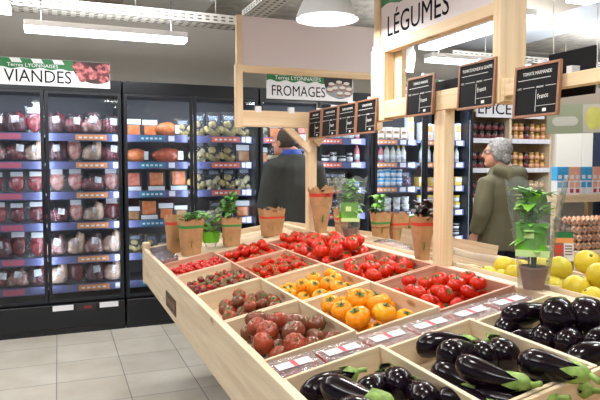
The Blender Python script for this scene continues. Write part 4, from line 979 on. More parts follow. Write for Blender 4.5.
chalkboard(456.5, 493, 1.722, 1.91, SXN, 'chalkboard price sign directly beside the thick pale post', 'TOMATE RONDE & GRAPPE')
chalkboard(512, 557, 1.665, 1.85, SXN, 'largest chalkboard price sign, in front of the thick post', 'TOMATE MARMANDE')
def back_board(pa, pb, z0, z1, label, tl=0):
    x = XC + .06; ya, yb = at_x(pa, 164, x).y, at_x(pb, 164, x).y
    root = empty('chalkboard_price_sign', (x, yb, z0), (R(tl), 0, 0), label, 'price sign', 'price signs hung behind the beam')
    MB().box((0, 0, 0), (.008, ya - yb, z1 - z0), 0, bev=.002).build('board', CHALK, root)
    MB().box((-.035, (ya - yb) * .3, z1 - z0 - .115), (.0, (ya - yb) * .42, z1 - z0 - .06)).build('clip', WHITE, root)
back_board(546, 592, 1.735, 1.895, 'back of a black price board behind the beam near the frame edge')
back_board(431, 459, 1.69, 1.885, 'back of a black price board behind the beam above the middle post')
for k, (px, lb) in enumerate(((258, 'small white clip on the cross beam near its free end'), (291, 'small white clip on the cross beam above the brace'), (323, 'small white clip on the cross beam beside the far post'))):
    x = at_y(px, 110, Yf - .045).x
    c = MB().box((-.018, -.012, 0), (.018, .018, .028), 0, bev=.002).box((-.018, -.016, -.012), (.018, -.0135, .02)).box((-.018, -.016, 0.02), (.018, .012, .024)).build('sign_clip', WHITE, None, (x, Yf - .0455, ZB1 + .0205)); tag(c, lb, 'clip')
# ------------------------------------------------------------------ herbs, paper bags, pots
def leaf(mb, p, d, ln, wd, mi=0, droop=.3):
    d = Vector(d).normalized(); s = d.cross(Vector((0, 0, 1)));
    s = s.normalized() if s.length > 1e-3 else Vector((1, 0, 0))
    up = s.cross(d); p = Vector(p); pts = []
    for t, w_ in ((0, .12), (.25, .8), (.5, 1), (.75, .7), (1, .05)):
        c = p + d * (ln * t) + up * (ln * (.25 * t - droop * t * t * 1.6))
        pts.append((c - s * (wd * w_ / 2) + up * (wd * w_ * .12), c - up * 0, c + s * (wd * w_ / 2) + up * (wd * w_ * .12)))
    vs = [q for r_ in pts for q in r_]; fs = []
    for i in range(4):
        a = i * 3; fs += [(a, a + 1, a + 4, a + 3), (a + 1, a + 2, a + 5, a + 4)]
    mb.add(vs, fs, mi, True)
def foliage(n, h, rad, z0, ln, wd, seed, stems=5, tmin=.25):
    rnd = random.Random(seed); mb = MB(); sm = []
    for k in range(stems):
        a = rnd.uniform(0, 6.28); q = rnd.uniform(.1, .6) * rad; e = rnd.uniform(.4, 1.0) * rad
        sm.append((Vector((q * math.cos(a), q * math.sin(a), z0)), Vector((e * math.cos(a), e * math.sin(a), z0 + h * rnd.uniform(.75, 1.0)))))
        mb.tube([sm[-1][0], (sm[-1][0] + sm[-1][1]) / 2 + Vector((0, 0, .01)), sm[-1][1]], [.003, .0025, .0015], 5, 1)
    for k in range(n):
        a, b = sm[k % stems]; t = rnd.uniform(tmin, 1.0); p = a + (b - a) * t; an = rnd.uniform(0, 6.28)
        leaf(mb, p, (math.cos(an), math.sin(an), rnd.uniform(-.1, .9)), ln * rnd.uniform(.7, 1.2), wd * rnd.uniform(.8, 1.2), 0, rnd.uniform(.1, .5))
    return mb
def paper_bag(loc, w_, d_, h_, stripe, label, rz=0, cone=.72, content=None, seed=1, band=.66, tilt=(0, 0)):
    rnd = random.Random(seed)
    root = empty('herb_bag', loc, (R(tilt[0]), R(tilt[1]), R(rz)), label, 'herb bag', None)
    n = 20; rings = []; zs = [0, .02, .12, .24, .36, .48, band - .05, band, band + .08, band + .16, .9, 1.0]
    for zi, z in enumerate(zs):
        f = cone + (1 - cone) * z; rg = []
        for j in range(n):
            a = 2 * math.pi * j / n; e = .45
            cx = math.copysign(abs(math.cos(a)) ** e, math.cos(a)); cy = math.copysign(abs(math.sin(a)) ** e, math.sin(a))
            k = 1 + .05 * nz((cx, cy, z * 3), 2.4, seed) + (.03 * math.sin(a * 4 + seed) if z > .8 else 0)
            zz = z * h_ + ((.045 * h_ * (1 if j % 2 else -1) + .09 * h_ * nz((cx, cy, 1), 1.5, seed + 4)) if zi == len(zs) - 1 else 0)
            rg.append((cx * w_ / 2 * f * k, cy * d_ / 2 * f * k * (1.0 if z < .5 else 1.1), zz))
        rings.append(rg)
    mb = MB().rings(rings, 0, True, False)
    mb.add(rings[0], [tuple(range(n - 1, -1, -1))], 0)
    for fi, fc in enumerate(mb.f[:n * (len(rings) - 1)]):
        if fi // n == 8: mb.m[fi] = 1
    mb.build('paper_bag', [KRAFT, STRED if stripe == 'red' else STGRN], root)
    if stripe: # small printed leaf on the front
        e = MB(); f = cone + (1 - cone) * .3
        leaf(e, (-.012, -d_ / 2 * f * 1.05 - .004, h_ * .22), (.3, -.05, 1), .05 * h_ / .25, .025, 0, .02); e.build('printed_leaf', STGRN, root)
    if content:
        m_, hh, nn, ln = content
        foliage(nn, hh, w_ * .42, h_ * .82, ln, ln * .55, seed + 20, 6).build('herb_foliage', [m_, mat('herb_stem', C(84, 110, 50), .6)], root)
    return root
def on_end(px, y):
    x = at_y(px, 164, y).x; return (x, y, mean_z(x) - .03 + .0005)
paper_bag(on_end(175.5, 4.12), .15, .1, .25, 'red', 'paper herb bag with red stripe at the far low corner', 10, .8, None, 2, .68)
paper_bag(on_end(190, 3.9), .165, .11, .24, 'green', 'paper herb bag with green stripe in front of the red-striped one', 8, .72, (LEAF, .09, 34, .06), 3, .66)
paper_bag(on_end(231, 3.92), .135, .1, .19, 'green', 'paper bag with green stripe holding tall basil beside the salad sleeve', -5, .8, (LEAF, .2, 46, .065), 4, .62)
paper_bag(on_end(271.5, 3.98), .185, .11, .19, 'red', 'paper herb bag with red stripe in front of the dark jacket', 0, .78, (LEAFP, .03, 22, .05), 5, .58)
b6 = at_x(315.5, 238, XC - .075); paper_bag((XC - .0, Yf - .17, 1.0455), .17, .1, .30, 'red', 'tall tapering paper bag with red stripe against the far post', 12, .42, (LEAFP, .03, 26, .05), 6, .72)
paper_bag(on_end(344, 4.05), .15, .1, .2, 'red', 'paper bag with red stripe and pale salad behind the far potted basil', 0, .75, (mat('pale_salad', C(196, 200, 160), .5, var=.2), .06, 24, .06), 7, .5)
paper_bag(on_end(381, 4.08), .16, .1, .21, 'green', 'paper bag with green stripe and upright mint behind the far potted basil', 0, .75, (LEAF2, .2, 40, .07), 8, .48)
paper_bag(on_end(399, 4.08), .16, .1, .22, 'red', 'crumpled paper bag with red stripe between two green-striped bags', 0, .78, (LEAFP, .02, 18, .05), 9, .5)
paper_bag(on_end(413, 4.12), .14, .1, .21, 'green', 'paper bag with green stripe half hidden by the purple basil', 0, .78, (LEAF, .04, 18, .05), 10, .5)
p12 = at_x(424, 262, XC - .01); paper_bag((XC - .005, at_x(424, 164, XC).y, 1.0455), .105, .085, .21, 'red', 'tall paper bag of purple basil leaning by the middle post', 0, .55, (LEAFP, .11, 60, .055), 12, .7)
# flat grey packs in the far low corner
for k, (px, y) in enumerate(((160, 4.2), (160, 4.0), (166, 3.82))):
    x, y, z = on_end(px, y)
    r_ = empty('salad_tray', (x, y, z + .003), (0, R(-8.7), 0), f"flat film-covered tray of dark salad, {['furthest', 'middle', 'front'][k]} one in the low far corner", 'salad tray', 'salad trays at the low far corner')
    MB().box((-.06, -.08, 0), (.06, .08, .03), 0, bev=.006).build('tray', mat('salad_red', C(110, 50, 54), .5, c2=C(150, 130, 130), vscale=50), r_); MB().box((-.062, -.082, .0302), (.062, .082, .034)).build('film', FILM, r_)

TERRA = mat('terracotta_pot', C(150, 108, 84), .6, var=.15); SOIL = mat('soil', C(52, 40, 32), .9, var=.4, vscale=80)
LABGR = mat('bright_green_label', C(106, 186, 40), .45); LABPALE = mat('pale_green_print', C(196, 226, 150), .5)
def basil(loc, s, label, seed, label_z=(.14, .25), rz=0):
    root = empty('potted_basil', loc, (0, 0, R(rz)), label, 'potted herb', 'potted basil in clear sleeves')
    MB().lathe([(.036 * s, 0), (.05 * s, .075 * s), (.053 * s, .078 * s), (.053 * s, .085 * s), (.046 * s, .085 * s), (.044 * s, .07 * s)], 20, 0, True, False).build('pot', TERRA, root)
    MB().lathe([(.001, .071 * s), (.045 * s, .07 * s), (.045 * s, .076 * s), (.001, .08 * s)], 16).build('soil', SOIL, root)
    foliage(110, .31 * s, .042 * s, .075 * s, .075 * s, .05 * s, seed, 8, .2).build('herb_foliage', [LEAF2, mat('herb_stem', C(84, 110, 50), .6)], root)
    n = 24; rg = []
    for z, a, b in ((.0, .055, .055), (.08, .06, .058), (.16, .07, .064), (.24, .083, .068), (.33, .1, .06), (.41, .112, .045)):
        rg.append([(math.cos(2 * math.pi * j / n) * a * s, math.sin(2 * math.pi * j / n) * b * s, z * s + (.012 * math.sin(j * 1.7) * s if z > .4 else 0)) for j in range(n)])
    MB().rings(rg, 0, True, False).build('clear_sleeve', SLEEVE, root)
    lb = MB(); rr = []
    for z in label_z:
        f = .06 + .03 * (z / .375) + .0025; row = []
        for j in range(9):
            a = R(-138 + 84 * j / 8); row.append((math.cos(a) * f * s, math.sin(a) * (.0615) * s * 1.03, z * s))
        rr.append(row)
    lb.rings(rr, 0, True, False, None, False)
    l = lb.build('green_label', LABGR, root)
    q = MB(); q.box((-.03 * s, -.0675 * s, (label_z[0] + .055) * s), (.005 * s, -.0655 * s, (label_z[0] + .085) * s)); q.box((-.058 * s, -.0665 * s, (label_z[0] - .012) * s), (.058 * s, -.0645 * s, (label_z[0] + .012) * s)); q.build('label_print', LABPALE, l)
    return root
basil((XC, at_x(536, 164, XC).y, 1.0455), .98, 'large potted basil in clear sleeve among the yellow fruit', 3, rz=-48)
basil((XC, at_x(350.5, 164, XC).y, 1.0455), .92, 'potted basil in tall clear sleeve behind the red tomato crates', 8, rz=-26)
# bagged salad
x, y, z = on_end(210, 4.0)
r_ = empty('salad_sleeve', (x, y, z), (0, 0, 0), 'clear salad sleeve with bright green label between paper bags', 'salad')
foliage(46, .17, .05, .06, .07, .05, 17, 7).build('salad_leaves', [LEAF2, mat('herb_stem', C(84, 110, 50), .6)], r_)
rg = [[(math.cos(2 * math.pi * j / 20) * a, math.sin(2 * math.pi * j / 20) * b, z_) for j in range(20)] for z_, a, b in ((0, .03, .03), (.05, .055, .045), (.14, .07, .05), (.22, .08, .04), (.255, .085, .02))]
MB().rings(rg, 0, True, False).build('clear_sleeve', SLEEVE, r_)
lb = MB(); rr = [[(math.cos(R(-165 + 150 * j / 8)) * a, math.sin(R(-165 + 150 * j / 8)) * .053, z_) for j in range(9)] for z_, a in ((.04, .056), (.115, .07))]
lb.rings(rr, 0, True, False, None, False).build('green_label', LABGR, r_)

# ------------------------------------------------------------------ right slope of the display
names = [['crate of yellow fruit next to the large potted basil', 'second crate of yellow fruit down the far slope', 'third crate of yellow fruit at the outer board'],
         ['crate of yellow fruit behind the thick post', 'wooden crate below the paper sack crate', 'outer wooden crate beyond the paper sack'],
         ['wooden crate behind the middle post with brown roots', 'wooden crate holding the white paper sack', 'outer wooden crate beside the paper sack'],
         ['crate with a clear bag behind the far basil', 'second wooden crate beyond the clear bag', 'outer wooden crate beyond the clear bag'],
         ['crate of ginger roots behind the far basil', 'second wooden crate beyond the ginger', 'outer wooden crate beyond the ginger']]
RM = {}
for ci, (y0, ln) in enumerate([(1.23, .497)] + CROWS[1:]):
    for i in range(3):
        RM[(ci, i)] = crate('R', y0, ln, 2 - i, names[ci][i] if i else names[ci][0], None, 'wooden crates on the hidden slope')
crate('R', CROWS[3][0], CROWS[3][1], 1, 'wooden crate stacked higher behind the purple basil bag', None, 'wooden crates on the hidden slope', raise_=.094)
YF = mat('yellow_fruit_skin', C(224, 200, 50), .42, c2=C(208, 184, 36), vscale=9, bump=.25, bscale=70, sss=.0)
YF2 = mat('yellow_green_skin', C(204, 194, 58), .42, c2=C(216, 196, 50), vscale=7, bump=.25, bscale=70)
def yfm(j):
    def fn(d): return (1 + .04 * nz(d, 1.4, j * 3.1)) * (1 - .07 * math.exp(-(1 - d.z) / .04)) * (1 + .05 * math.exp(-(1 + d.z) / .05))
    return MB().ell((0, 0, 0), (.05, .05, .047), 24, 14, 0, None, fn).mesh('yellow_grapefruit', [YF, YF2][j % 2])
YM = [yfm(j) for j in range(3)]
nub = MB().lathe([(.006, .043), (.0065, .046), (.003, .048)], 8).mesh('stem_scar', mat('stem_scar', C(130, 128, 60), .7))
def yfruit(p, f, k, label):
    o = bpy.data.objects.new('yellow_grapefruit', YM[k % 3]); col.objects.link(o)
    o.location = p; o.rotation_euler = (R(35 * math.sin(k * 2.1)), R(40 * math.cos(k * 1.3)), k); o.scale = (f, f, f)
    s = bpy.data.objects.new('stem_scar', nub); col.objects.link(s); s.parent = o
    tag(o, label, 'fruit', 'yellow fruit heaped beyond the ridge')
YLIST = [(505, 267, 1.86, 1.0, 'round yellow fruit standing clear of the heap, next to the paper sack'), (560, 268, 1.88, 1.0, 'big yellow fruit just beside the clear basil sleeve'), (587, 262, 1.96, 1.0, 'yellow fruit on top of the heap at the frame edge'),
         (576, 288, 1.76, 1.0, 'low yellow fruit resting on the ridge board below the others'), (553, 288, 1.82, .95, 'yellow fruit touching the basil pot'), (600, 276, 1.84, 1.0, 'yellow fruit cut by the frame edge'),
         (521, 268, 1.98, .9, 'yellow fruit half hidden behind the basil pot'), (543, 266, 2.02, .9, 'yellow fruit seen through the basil sleeve'), (472, 273, 1.78, .85, 'small greenish yellow fruit beside the box behind the post'),
         (487, 275, 1.75, .85, 'greenish yellow fruit low on the crate behind the ridge'), (501, 279, 1.73, .85, 'greenish yellow fruit below the standing one'), (515, 275, 1.75, .9, 'yellow fruit right against the ridge before the basil'), (593, 299, 1.73, .9, 'yellow fruit sunk behind the ridge near the last aubergines')]
for k, (px, py, X, f, lb) in enumerate(YLIST): yfruit(at_x(px, py, X), f, k, lb)
kk = 0
for key in ((0, 0), (1, 0), (0, 1), (1, 1)):
    M = RM[key]
    for (u, v, h, rr) in drop_heap(12, .05, CU, .497, CU * .5, .25, CU * .4, .2, random.Random(60 + kk), .01):
        p = M @ Vector((u, v, -CDEP + .008 + h)); kk += 1
        if any((p - at_x(a, b, c)).length < .085 for a, b, c, _, _ in YLIST): continue
        yfruit(p, .95, kk + 20, f"yellow fruit in the bottom layer, {['ridge crate by the basil', 'ridge crate behind the post', 'second crate by the basil', 'second crate behind the post'][list(((0, 0), (1, 0), (0, 1), (1, 1))).index(key)]}")
# paper sack crate with red and orange peppers
M = RM[(2, 1)]
pk = mat('paper_sack', C(226, 214, 196), .7, var=.05, bump=.4, bscale=20)
s = MB(); rr = []
for t in range(7):
    rr.append([M @ Vector((CU * .12 + .002 * math.sin(t), .02 + .46 * j / 10, -.045 + .09 * t / 6 + .004 * math.sin(j * .7))) + Vector((-.03 * t / 6, 0, 0)) for j in range(11)])
s.rings(rr, 0, True, False, None, False)
so = s.build('paper_sack', pk); sm_ = so.modifiers.new('thick', 'SOLIDIFY'); sm_.thickness = .004; tag(so, 'stiff white paper sheet standing in the crate in front of the woman', 'paper')
PEP = [mat('pepper_red', C(206, 44, 30), .2, coat=.4), mat('pepper_orange', C(232, 120, 40), .2, coat=.4)]
for k in range(8):
    b = MB().ell((0, 0, 0), (.045, .035, .035), 16, 10, 0, None, lambda d: 1 - .12 * abs(math.cos(1.5 * math.atan2(d.z, d.y))) * abs(d.y + .2))
    o = b.build('sweet_pepper', PEP[k % 2]); o.matrix_basis = M @ T((CU * (.07 + .05 * (k % 2)) + .03, .06 + .055 * k, -.02)) @ RZ(k * 40)
    MB().tube([(.042, 0, 0), (.055, 0, .004)], .005, 6).build('stem', CALYX, o)
    tag(o, f"{'orange' if k % 2 else 'red'} pepper, {ORD[k]} from the thick post along the paper sheet", 'pepper', 'peppers in front of the paper sheet')
# ginger, roots, clear bag
GING = mat('ginger_skin', C(206, 172, 124), .7, var=.2, vscale=30); ROOT = mat('root_skin', C(150, 112, 84), .8, var=.25, vscale=30)
for key, m_, nm, lb, r0 in (((4, 0), GING, 'ginger_root', 'beige ginger root piece in the crate behind the far basil', .03), ((2, 0), ROOT, 'brown_root', 'brown root in the crate behind the middle post', .033)):
    M = RM[key]
    for k, (u, v, h, rr) in enumerate(drop_heap(22, r0, CU, .44, CU * .45, .22, CU * .4, .2, random.Random(77), .03)):
        b = MB().ell((0, 0, 0), (rr * 1.5, rr * .85, rr * .8), 12, 8, 0, None, lambda d: 1 + .35 * nz(d, 2.2, k * 1.7))
        o = b.build(nm, m_); o.matrix_basis = M @ T((u, v, -CDEP + .008 + h)) @ RZ(k * 53) ; tag(o, lb, 'root vegetable', 'loose roots in ' + ('the ginger crate' if nm[0] == 'g' else 'the root crate'))
M = RM[(3, 0)]
cbg = empty('clear_bag', (0, 0, 0), None, 'crumpled clear bag of pinkish packs in the crate behind the far basil', 'bag'); cbg.matrix_basis = M @ T((CU * .42, .26, -.08))
MB().ell((0, 0, .05), (.1, .16, .045), 20, 12, 0, None, lambda d: 1 + .2 * nz(d, 2, 5)).build('contents', mat('bag_contents', C(184, 140, 110), .6, c2=C(216, 190, 176), vscale=14), cbg)
MB().ell((0, 0, .055), (.11, .175, .055), 20, 12, 0, None, lambda d: 1 + .25 * nz(d, 3, 9)).build('bag_film', FILM, cbg)

# ------------------------------------------------------------------ egg table, eggs, carton rack
TZ = 0.84
e0 = at(556, 247, 4.75); EX, EYY = e0.x, e0.y
et = empty('egg_table', (EX, EYY, 0), None, 'pale wooden table carrying the grey egg trays', 'table')
MB().box((-.05, -.28, TZ - .03), (1.25, .12, TZ), 0, bev=.003).build('table_top', PX, et)
MB().box((-.05, -.3, TZ - .2), (1.25, -.28, TZ + .012), 0, bev=.003).build('front_board', PX, et)
for x in (0, 1.2):
    for y in (-.24, .08): MB().box((x - .03, y - .03, 0), (x + .03, y + .03, TZ - .03)).build('leg', PX, et)
TRAYM = mat('egg_tray_grey', C(178, 162, 154), .9, var=.12, vscale=40)
EGGM = [mat('egg_brown', C(204, 142, 106), .5, var=.1), mat('egg_pale', C(222, 172, 140), .5, var=.1)]
pt = .0475
def tray_mesh():
    nx, ny, q = 6, 6, 5; vs = []; fs = []; NX, NY = nx * q + 1, ny * q + 1
    for a in range(NY):
        for b in range(NX):
            x, y = b / q, a / q
            z = .03 + .028 * math.cos(2 * math.pi * x) * .5 + .028 * math.cos(2 * math.pi * y) * .5
            vs.append((x * pt, y * pt, z))
    for a in range(NY - 1):
        for b in range(NX - 1): i = a * NX + b; fs.append((i, i + 1, i + NX + 1, i + NX))
    m = MB().add(vs, fs, 0, True)
    n0 = len(vs); m.add([(v[0], v[1], v[2] - .004) for v in vs], [f[::-1] for f in fs], 0, True)
    for edge in ([b for b in range(NX)], [(NY - 1) * NX + b for b in range(NX)], [a * NX for a in range(NY)], [a * NX + NX - 1 for a in range(NY)]):
        for p, q_ in zip(edge, edge[1:]): m.f.append((p, q_, q_ + n0, p + n0)); m.m.append(0); m.sm.append(False)
    return m.mesh('egg_tray', TRAYM)
TMESH = tray_mesh()
EGM = [MB().ell((0, 0, 0), (.0215, .0215, .028), 14, 9, 0, None, lambda d: 1 - .06 * d.z).mesh('egg', m_) for m_ in EGGM]
def ordn(k): return ORD[k]
for s in range(4):
    hN = 4
    for l in range(hN):
        z = TZ + .0 + l * .062; jx = random.uniform(-.006, .006)
        o = bpy.data.objects.new('egg_tray', TMESH); col.objects.link(o); o.location = (EX + s * .292 + jx, EYY - .23, z); tag(o, f"grey moulded egg tray, {['bottom', 'second', 'third', 'top'][l]} layer of the {ORD[s]} egg stack from the rack post", 'egg tray', 'egg trays on the table')
        for a in range(6):
            for b in range(6):
                if l < hN - 1 and b > 0 and not (s == 0 and a == 0 and b < 2): continue
                if l == hN - 1 and b > 3: continue
                k = random.randrange(2)
                e = bpy.data.objects.new('egg', EGM[k]); col.objects.link(e); e.location = (EX + s * .292 + jx + (a + .5) * pt, EYY - .23 + (b + .5) * pt, z + .038); e.rotation_euler = (random.uniform(-.1, .1), random.uniform(-.1, .1), 0)
                tag(e, f"brown egg, {ORD[a]} along row {ORD[b]}, {['bottom', 'second', 'third', 'top'][l]} tray, {ORD[s]} egg stack", 'egg', 'eggs in the grey trays')
# rack with cartons behind
r0 = at(557, 195, 5.35); rk = empty('wooden_rack', (r0.x, r0.y, 0), None, 'wooden rack carrying blue and orange cartons behind the eggs', 'rack')
MB().box((-.02, -.02, r0.z - .07), (.7, .28, r0.z), 0, bev=.003).build('shelf', WX, rk)
for x in (-.02, .64):
    MB().box((x, -.01, 0), (x + .06, .05, r0.z - .07), 0, bev=.002).build('post', WZ, rk); MB().box((x, .24, 0), (x + .06, .29, r0.z - .07), 0, bev=.002).build('post', WZ, rk)
MB().box((-.02, .29, .3), (.7, .3, r0.z - .07)).build('back_panel', mat('rack_back_grey', C(190, 188, 190), .6), rk)
cCY = mat('cyan_carton', C(70, 170, 226), .45); cPK = mat('salmon_carton', C(240, 178, 148), .45); cWC = mat('white_carton', C(236, 236, 240), .45)
cprot = {}
for row in range(2):
    for k in range(8):
        nm = 'blue' if k < 2 or (4 <= k < 6) else 'salmon'
        o = boxp('drink_carton', .066, .07, .125, cWC if row == 0 else (cCY if nm == 'blue' else cPK), cCY if nm == 'blue' else cPK, cRED if (nm == 'salmon' and row == 0) else cWC)
        o.location = (r0.x + .045 + k * .0705, r0.y + .05, r0.z + .0005 + row * .1255)
        tag(o, f"{nm} carton, {ORD[k]} along the {'upper' if row else 'lower'} row on the egg side rack", 'carton', 'cartons on the rack')
# small grey display on rack below and flyer card
cardp = at(564, 261, 2.98)
fl = empty('produce_card', cardp, (R(-10), 0, R(-30)), 'upright card with green top and picture of red tomatoes', 'card')
MB().box((-.047, 0, 0), (.047, .003, .145), 0).build('card', PAPERW, fl)
cdm = MB(); cdm.box((-.047, -.0012, .115), (.047, 0, .145), 0); cdm.box((-.047, -.0012, .09), (.047, 0, .114), 1); cdm.box((-.047, -.0012, .0), (.0, 0, .09), 2); cdm.build('printed_area', [GREEN, cORJ, mat('card_brown', C(140, 96, 80), .6)], fl)
cm2 = MB()
for a, b in ((-.033, .07), (-.014, .07), (-.033, .05), (-.014, .05), (-.024, .03)): cm2.add([(a + .01 * math.cos(t * .63), -.002, b + .01 * math.sin(t * .63)) for t in range(10)], [tuple(range(10))], 0)
cm2.build('printed_tomato', STRED, fl)
for q in range(4): MB().box((.006, -.0016, .03 + q * .014), (.04, -.0004, .035 + q * .014)).build('printed_line', cMAR, fl)
MB().tube([(0, .004, .05), (0, .006, -.1)], .003, 6).build('stake', WZ, fl)
# melon banner hanging on the right
bm_ = at(548, 106, 3.9); b2 = at(598, 106, 3.9)
dx = (b2 - bm_); dx.z = 0; Wd = dx.length + .06; dxn = dx.normalized()
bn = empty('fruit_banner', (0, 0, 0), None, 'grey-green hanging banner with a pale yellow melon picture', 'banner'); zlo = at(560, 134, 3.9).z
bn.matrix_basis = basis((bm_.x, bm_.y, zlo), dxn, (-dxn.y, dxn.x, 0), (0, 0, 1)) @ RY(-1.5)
Hd = .19
MB().box((0, 0, 0), (Wd, .01, Hd)).build('panel', mat('banner_sage', C(118, 124, 100), .6), bn)  # banner colours toned down; its backlit shade is put into them
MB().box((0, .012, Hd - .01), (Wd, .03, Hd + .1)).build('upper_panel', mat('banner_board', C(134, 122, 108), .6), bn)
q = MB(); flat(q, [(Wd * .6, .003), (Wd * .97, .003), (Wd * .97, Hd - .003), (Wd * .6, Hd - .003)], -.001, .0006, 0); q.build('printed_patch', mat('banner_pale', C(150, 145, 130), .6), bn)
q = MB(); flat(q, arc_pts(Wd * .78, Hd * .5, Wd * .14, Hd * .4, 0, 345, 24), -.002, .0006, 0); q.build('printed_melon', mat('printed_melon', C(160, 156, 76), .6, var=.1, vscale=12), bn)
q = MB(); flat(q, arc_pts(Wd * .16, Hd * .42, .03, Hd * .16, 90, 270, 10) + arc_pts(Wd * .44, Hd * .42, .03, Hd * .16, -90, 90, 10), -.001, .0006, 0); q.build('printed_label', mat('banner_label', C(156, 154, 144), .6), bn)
for x in (.05, Wd - .05): MB().tube([(x, .02, Hd + .1), (x, .02, 2.95 - zlo)], .004, 5).build('hanging_wire', METALW, bn)
# ------------------------------------------------------------------ people
def remeshed(name, mb, m, parent, voxel, smooth=4, wrinkle=0.0, ws=9.0, seed=1.0, factor=.5):
    o = mb.build('tmp', m); md = o.modifiers.new('r', 'REMESH'); md.mode = 'VOXEL'; md.voxel_size = voxel; md.use_smooth_shade = True
    s = o.modifiers.new('s', 'SMOOTH'); s.iterations = smooth; s.factor = factor
    dg = bpy.context.evaluated_depsgraph_get(); me = bpy.data.meshes.new_from_object(o.evaluated_get(dg)); bpy.data.objects.remove(o)
    me.name = name
    if wrinkle:
        for v in me.vertices:
            c = v.co; k = nz((c.x, c.y, c.z * .55), ws, seed) + .5 * nz((c.x, c.y, c.z * .4), ws * 2.2, seed + 4)
            v.co = c + v.normal * (wrinkle * k)
    if not me.materials: me.materials.append(m)
    me.polygons.foreach_set('use_smooth', [True] * len(me.polygons))
    o2 = bpy.data.objects.new(name, me); col.objects.link(o2); o2.parent = parent; return o2
def oval(c, rx, ry, n=20, rot=0):
    ca, sa = math.cos(rot), math.sin(rot); out = []
    for j in range(n):
        a = 2 * math.pi * j / n; x, y = rx * math.cos(a), ry * math.sin(a); out.append(Vector((c[0] + x * ca - y * sa, c[1] + x * sa + y * ca, c[2])))
    return out
SKIN = mat('skin', C(196, 142, 118), .5, var=.06, vscale=8, sss=.05)
def hand(mb, wrist, d, back, side, s=1.0):
    """palm, four bent fingers of unequal length and a thumb; d points along the hand, back out of its back"""
    d = Vector(d).normalized(); b = Vector(back).normalized(); r = d.cross(b).normalized() * side; wv = Vector(wrist)
    p = [wv + d * (.012 * s), wv + d * (.045 * s), wv + d * (.085 * s)]
    for off in (-.026, -.009, .009, .026):
        mb.tube([p[0] + r * off * .7 * s, p[1] + r * off * s, p[2] + r * off * 1.05 * s], [.013 * s, .0145 * s, .012 * s], 8)
    for off, L in ((-.028, .058), (-.0095, .076), (.0095, .082), (.028, .074)):
        a = p[2] + r * off * s; q1 = a + (d * .8 - b * .5).normalized() * L * .45 * s; q2 = q1 + (d * .35 - b * .9).normalized() * L * .32 * s; q3 = q2 + (-d * .2 - b * .95).normalized() * L * .25 * s
        mb.tube([a - d * .01, a, q1, q2, q3], [.0095 * s, .0095 * s, .0088 * s, .008 * s, .0065 * s], 8)
    t0 = wv + d * .03 * s + r * .03 * s; t1 = t0 + (d * .6 + r * .6 - b * .3).normalized() * .035 * s; t2 = t1 + (d * .9 + r * .05 - b * .5).normalized() * .03 * s
    mb.tube([t0 - r * .012 * s, t0, t1, t2], [.013 * s, .0125 * s, .0105 * s, .008 * s], 8)
def head_geo(mb, hc, yaw, s=1.0):
    """skull, jaw, nose, ears round the head centre; local forward is +Y turned by yaw about Z"""
    M = T(hc) @ RZ(yaw)
    mb.ell((0, -.012, .03), (.075 * s, .094 * s, .088 * s), 20, 14, 0, M); mb.ell((0, .02, -.045), (.058 * s, .07 * s, .075 * s), 18, 12, 0, M)
    mb.ell((0, .07, -.085), (.028 * s, .028 * s, .025 * s), 10, 8, 0, M)
    mb.tube([M @ Vector((0, .085, .03)), M @ Vector((0, .1, .0)), M @ Vector((0, .108, -.022)), M @ Vector((0, .09, -.032))], [.009, .012, .016, .011], 8)
    mb.ell((0, .086, -.055), (.024, .01, .007), 10, 6, 0, M); mb.ell((0, .083, -.066), (.02, .01, .007), 10, 6, 0, M)
    mb.ell((0, .078, .034), (.05, .014, .009), 12, 6, 0, M)
    for sx in (-1, 1): mb.ell((sx * .076 * s, -.008, -.01), (.01, .02, .032), 10, 8, 0, M @ T((0, 0, 0)))
    return M
def person(root, H, P, jacket_m, trouser_m):
    """P: pose in metres, x to the person's own right side, y forward"""
    b = MB(); sh, hp, kn = P['shoulder'], P['hip'], P['knee']
    hc = P['head']
    head_geo(b, hc, P['head_yaw'])
    b.tube([(0, -.005, sh + .0), (0, .0, sh + .06), (hc[0], hc[1] - .01, hc[2] - .05)], [.075, .062, .058], 14)
    b.rings([oval((0, 0, hp - .08), .15, .1), oval((0, 0, hp), .165, .115), oval((0, .005, hp + .15), .14, .105), oval((0, .0, sh - .2), .165, .115), oval((0, -.01, sh - .06), .17, .1), oval((0, -.01, sh + .01), .11, .075)])
    for sd in (-1, 1):
        A = P['arm_r' if sd > 0 else 'arm_l']
        b.tube([(sd * .12, -.01, sh - .035)] + A[:3], [.05, .056, .043, .03], 12)
        d = Vector(A[3]) - Vector(A[2]); hand(b, A[2], d, P['back_r' if sd > 0 else 'back_l'], sd * P.get('thumb', 1))
        L = P['leg_r' if sd > 0 else 'leg_l']
        b.tube([(sd * .085, 0, hp - .03), L[0], L[1]], [.085, .058, .042], 12)
        b.tube([L[1], Vector(L[1]) + Vector((0, -.03, -.05)), Vector(L[1]) + Vector((0, .05, -.062)), Vector(L[1]) + Vector((0, .13, -.07))], [.04, .038, .036, .026], 10)
    body = remeshed('body', b, SKIN, root, .0075, 3)
    return body
def sleeve(mb, A, sh, sd, r0, r1, r2):
    a, e, w_ = Vector(A[0]), Vector(A[1]), Vector(A[2])
    mb.tube([(sd * .09, -.01, sh - .035), a, a + (e - a) * .5, e, e + (w_ - e) * .55, e + (w_ - e) * .95], [r0 * .95, r0, r0 * .95, r1, r1 * .92, r2], 14)
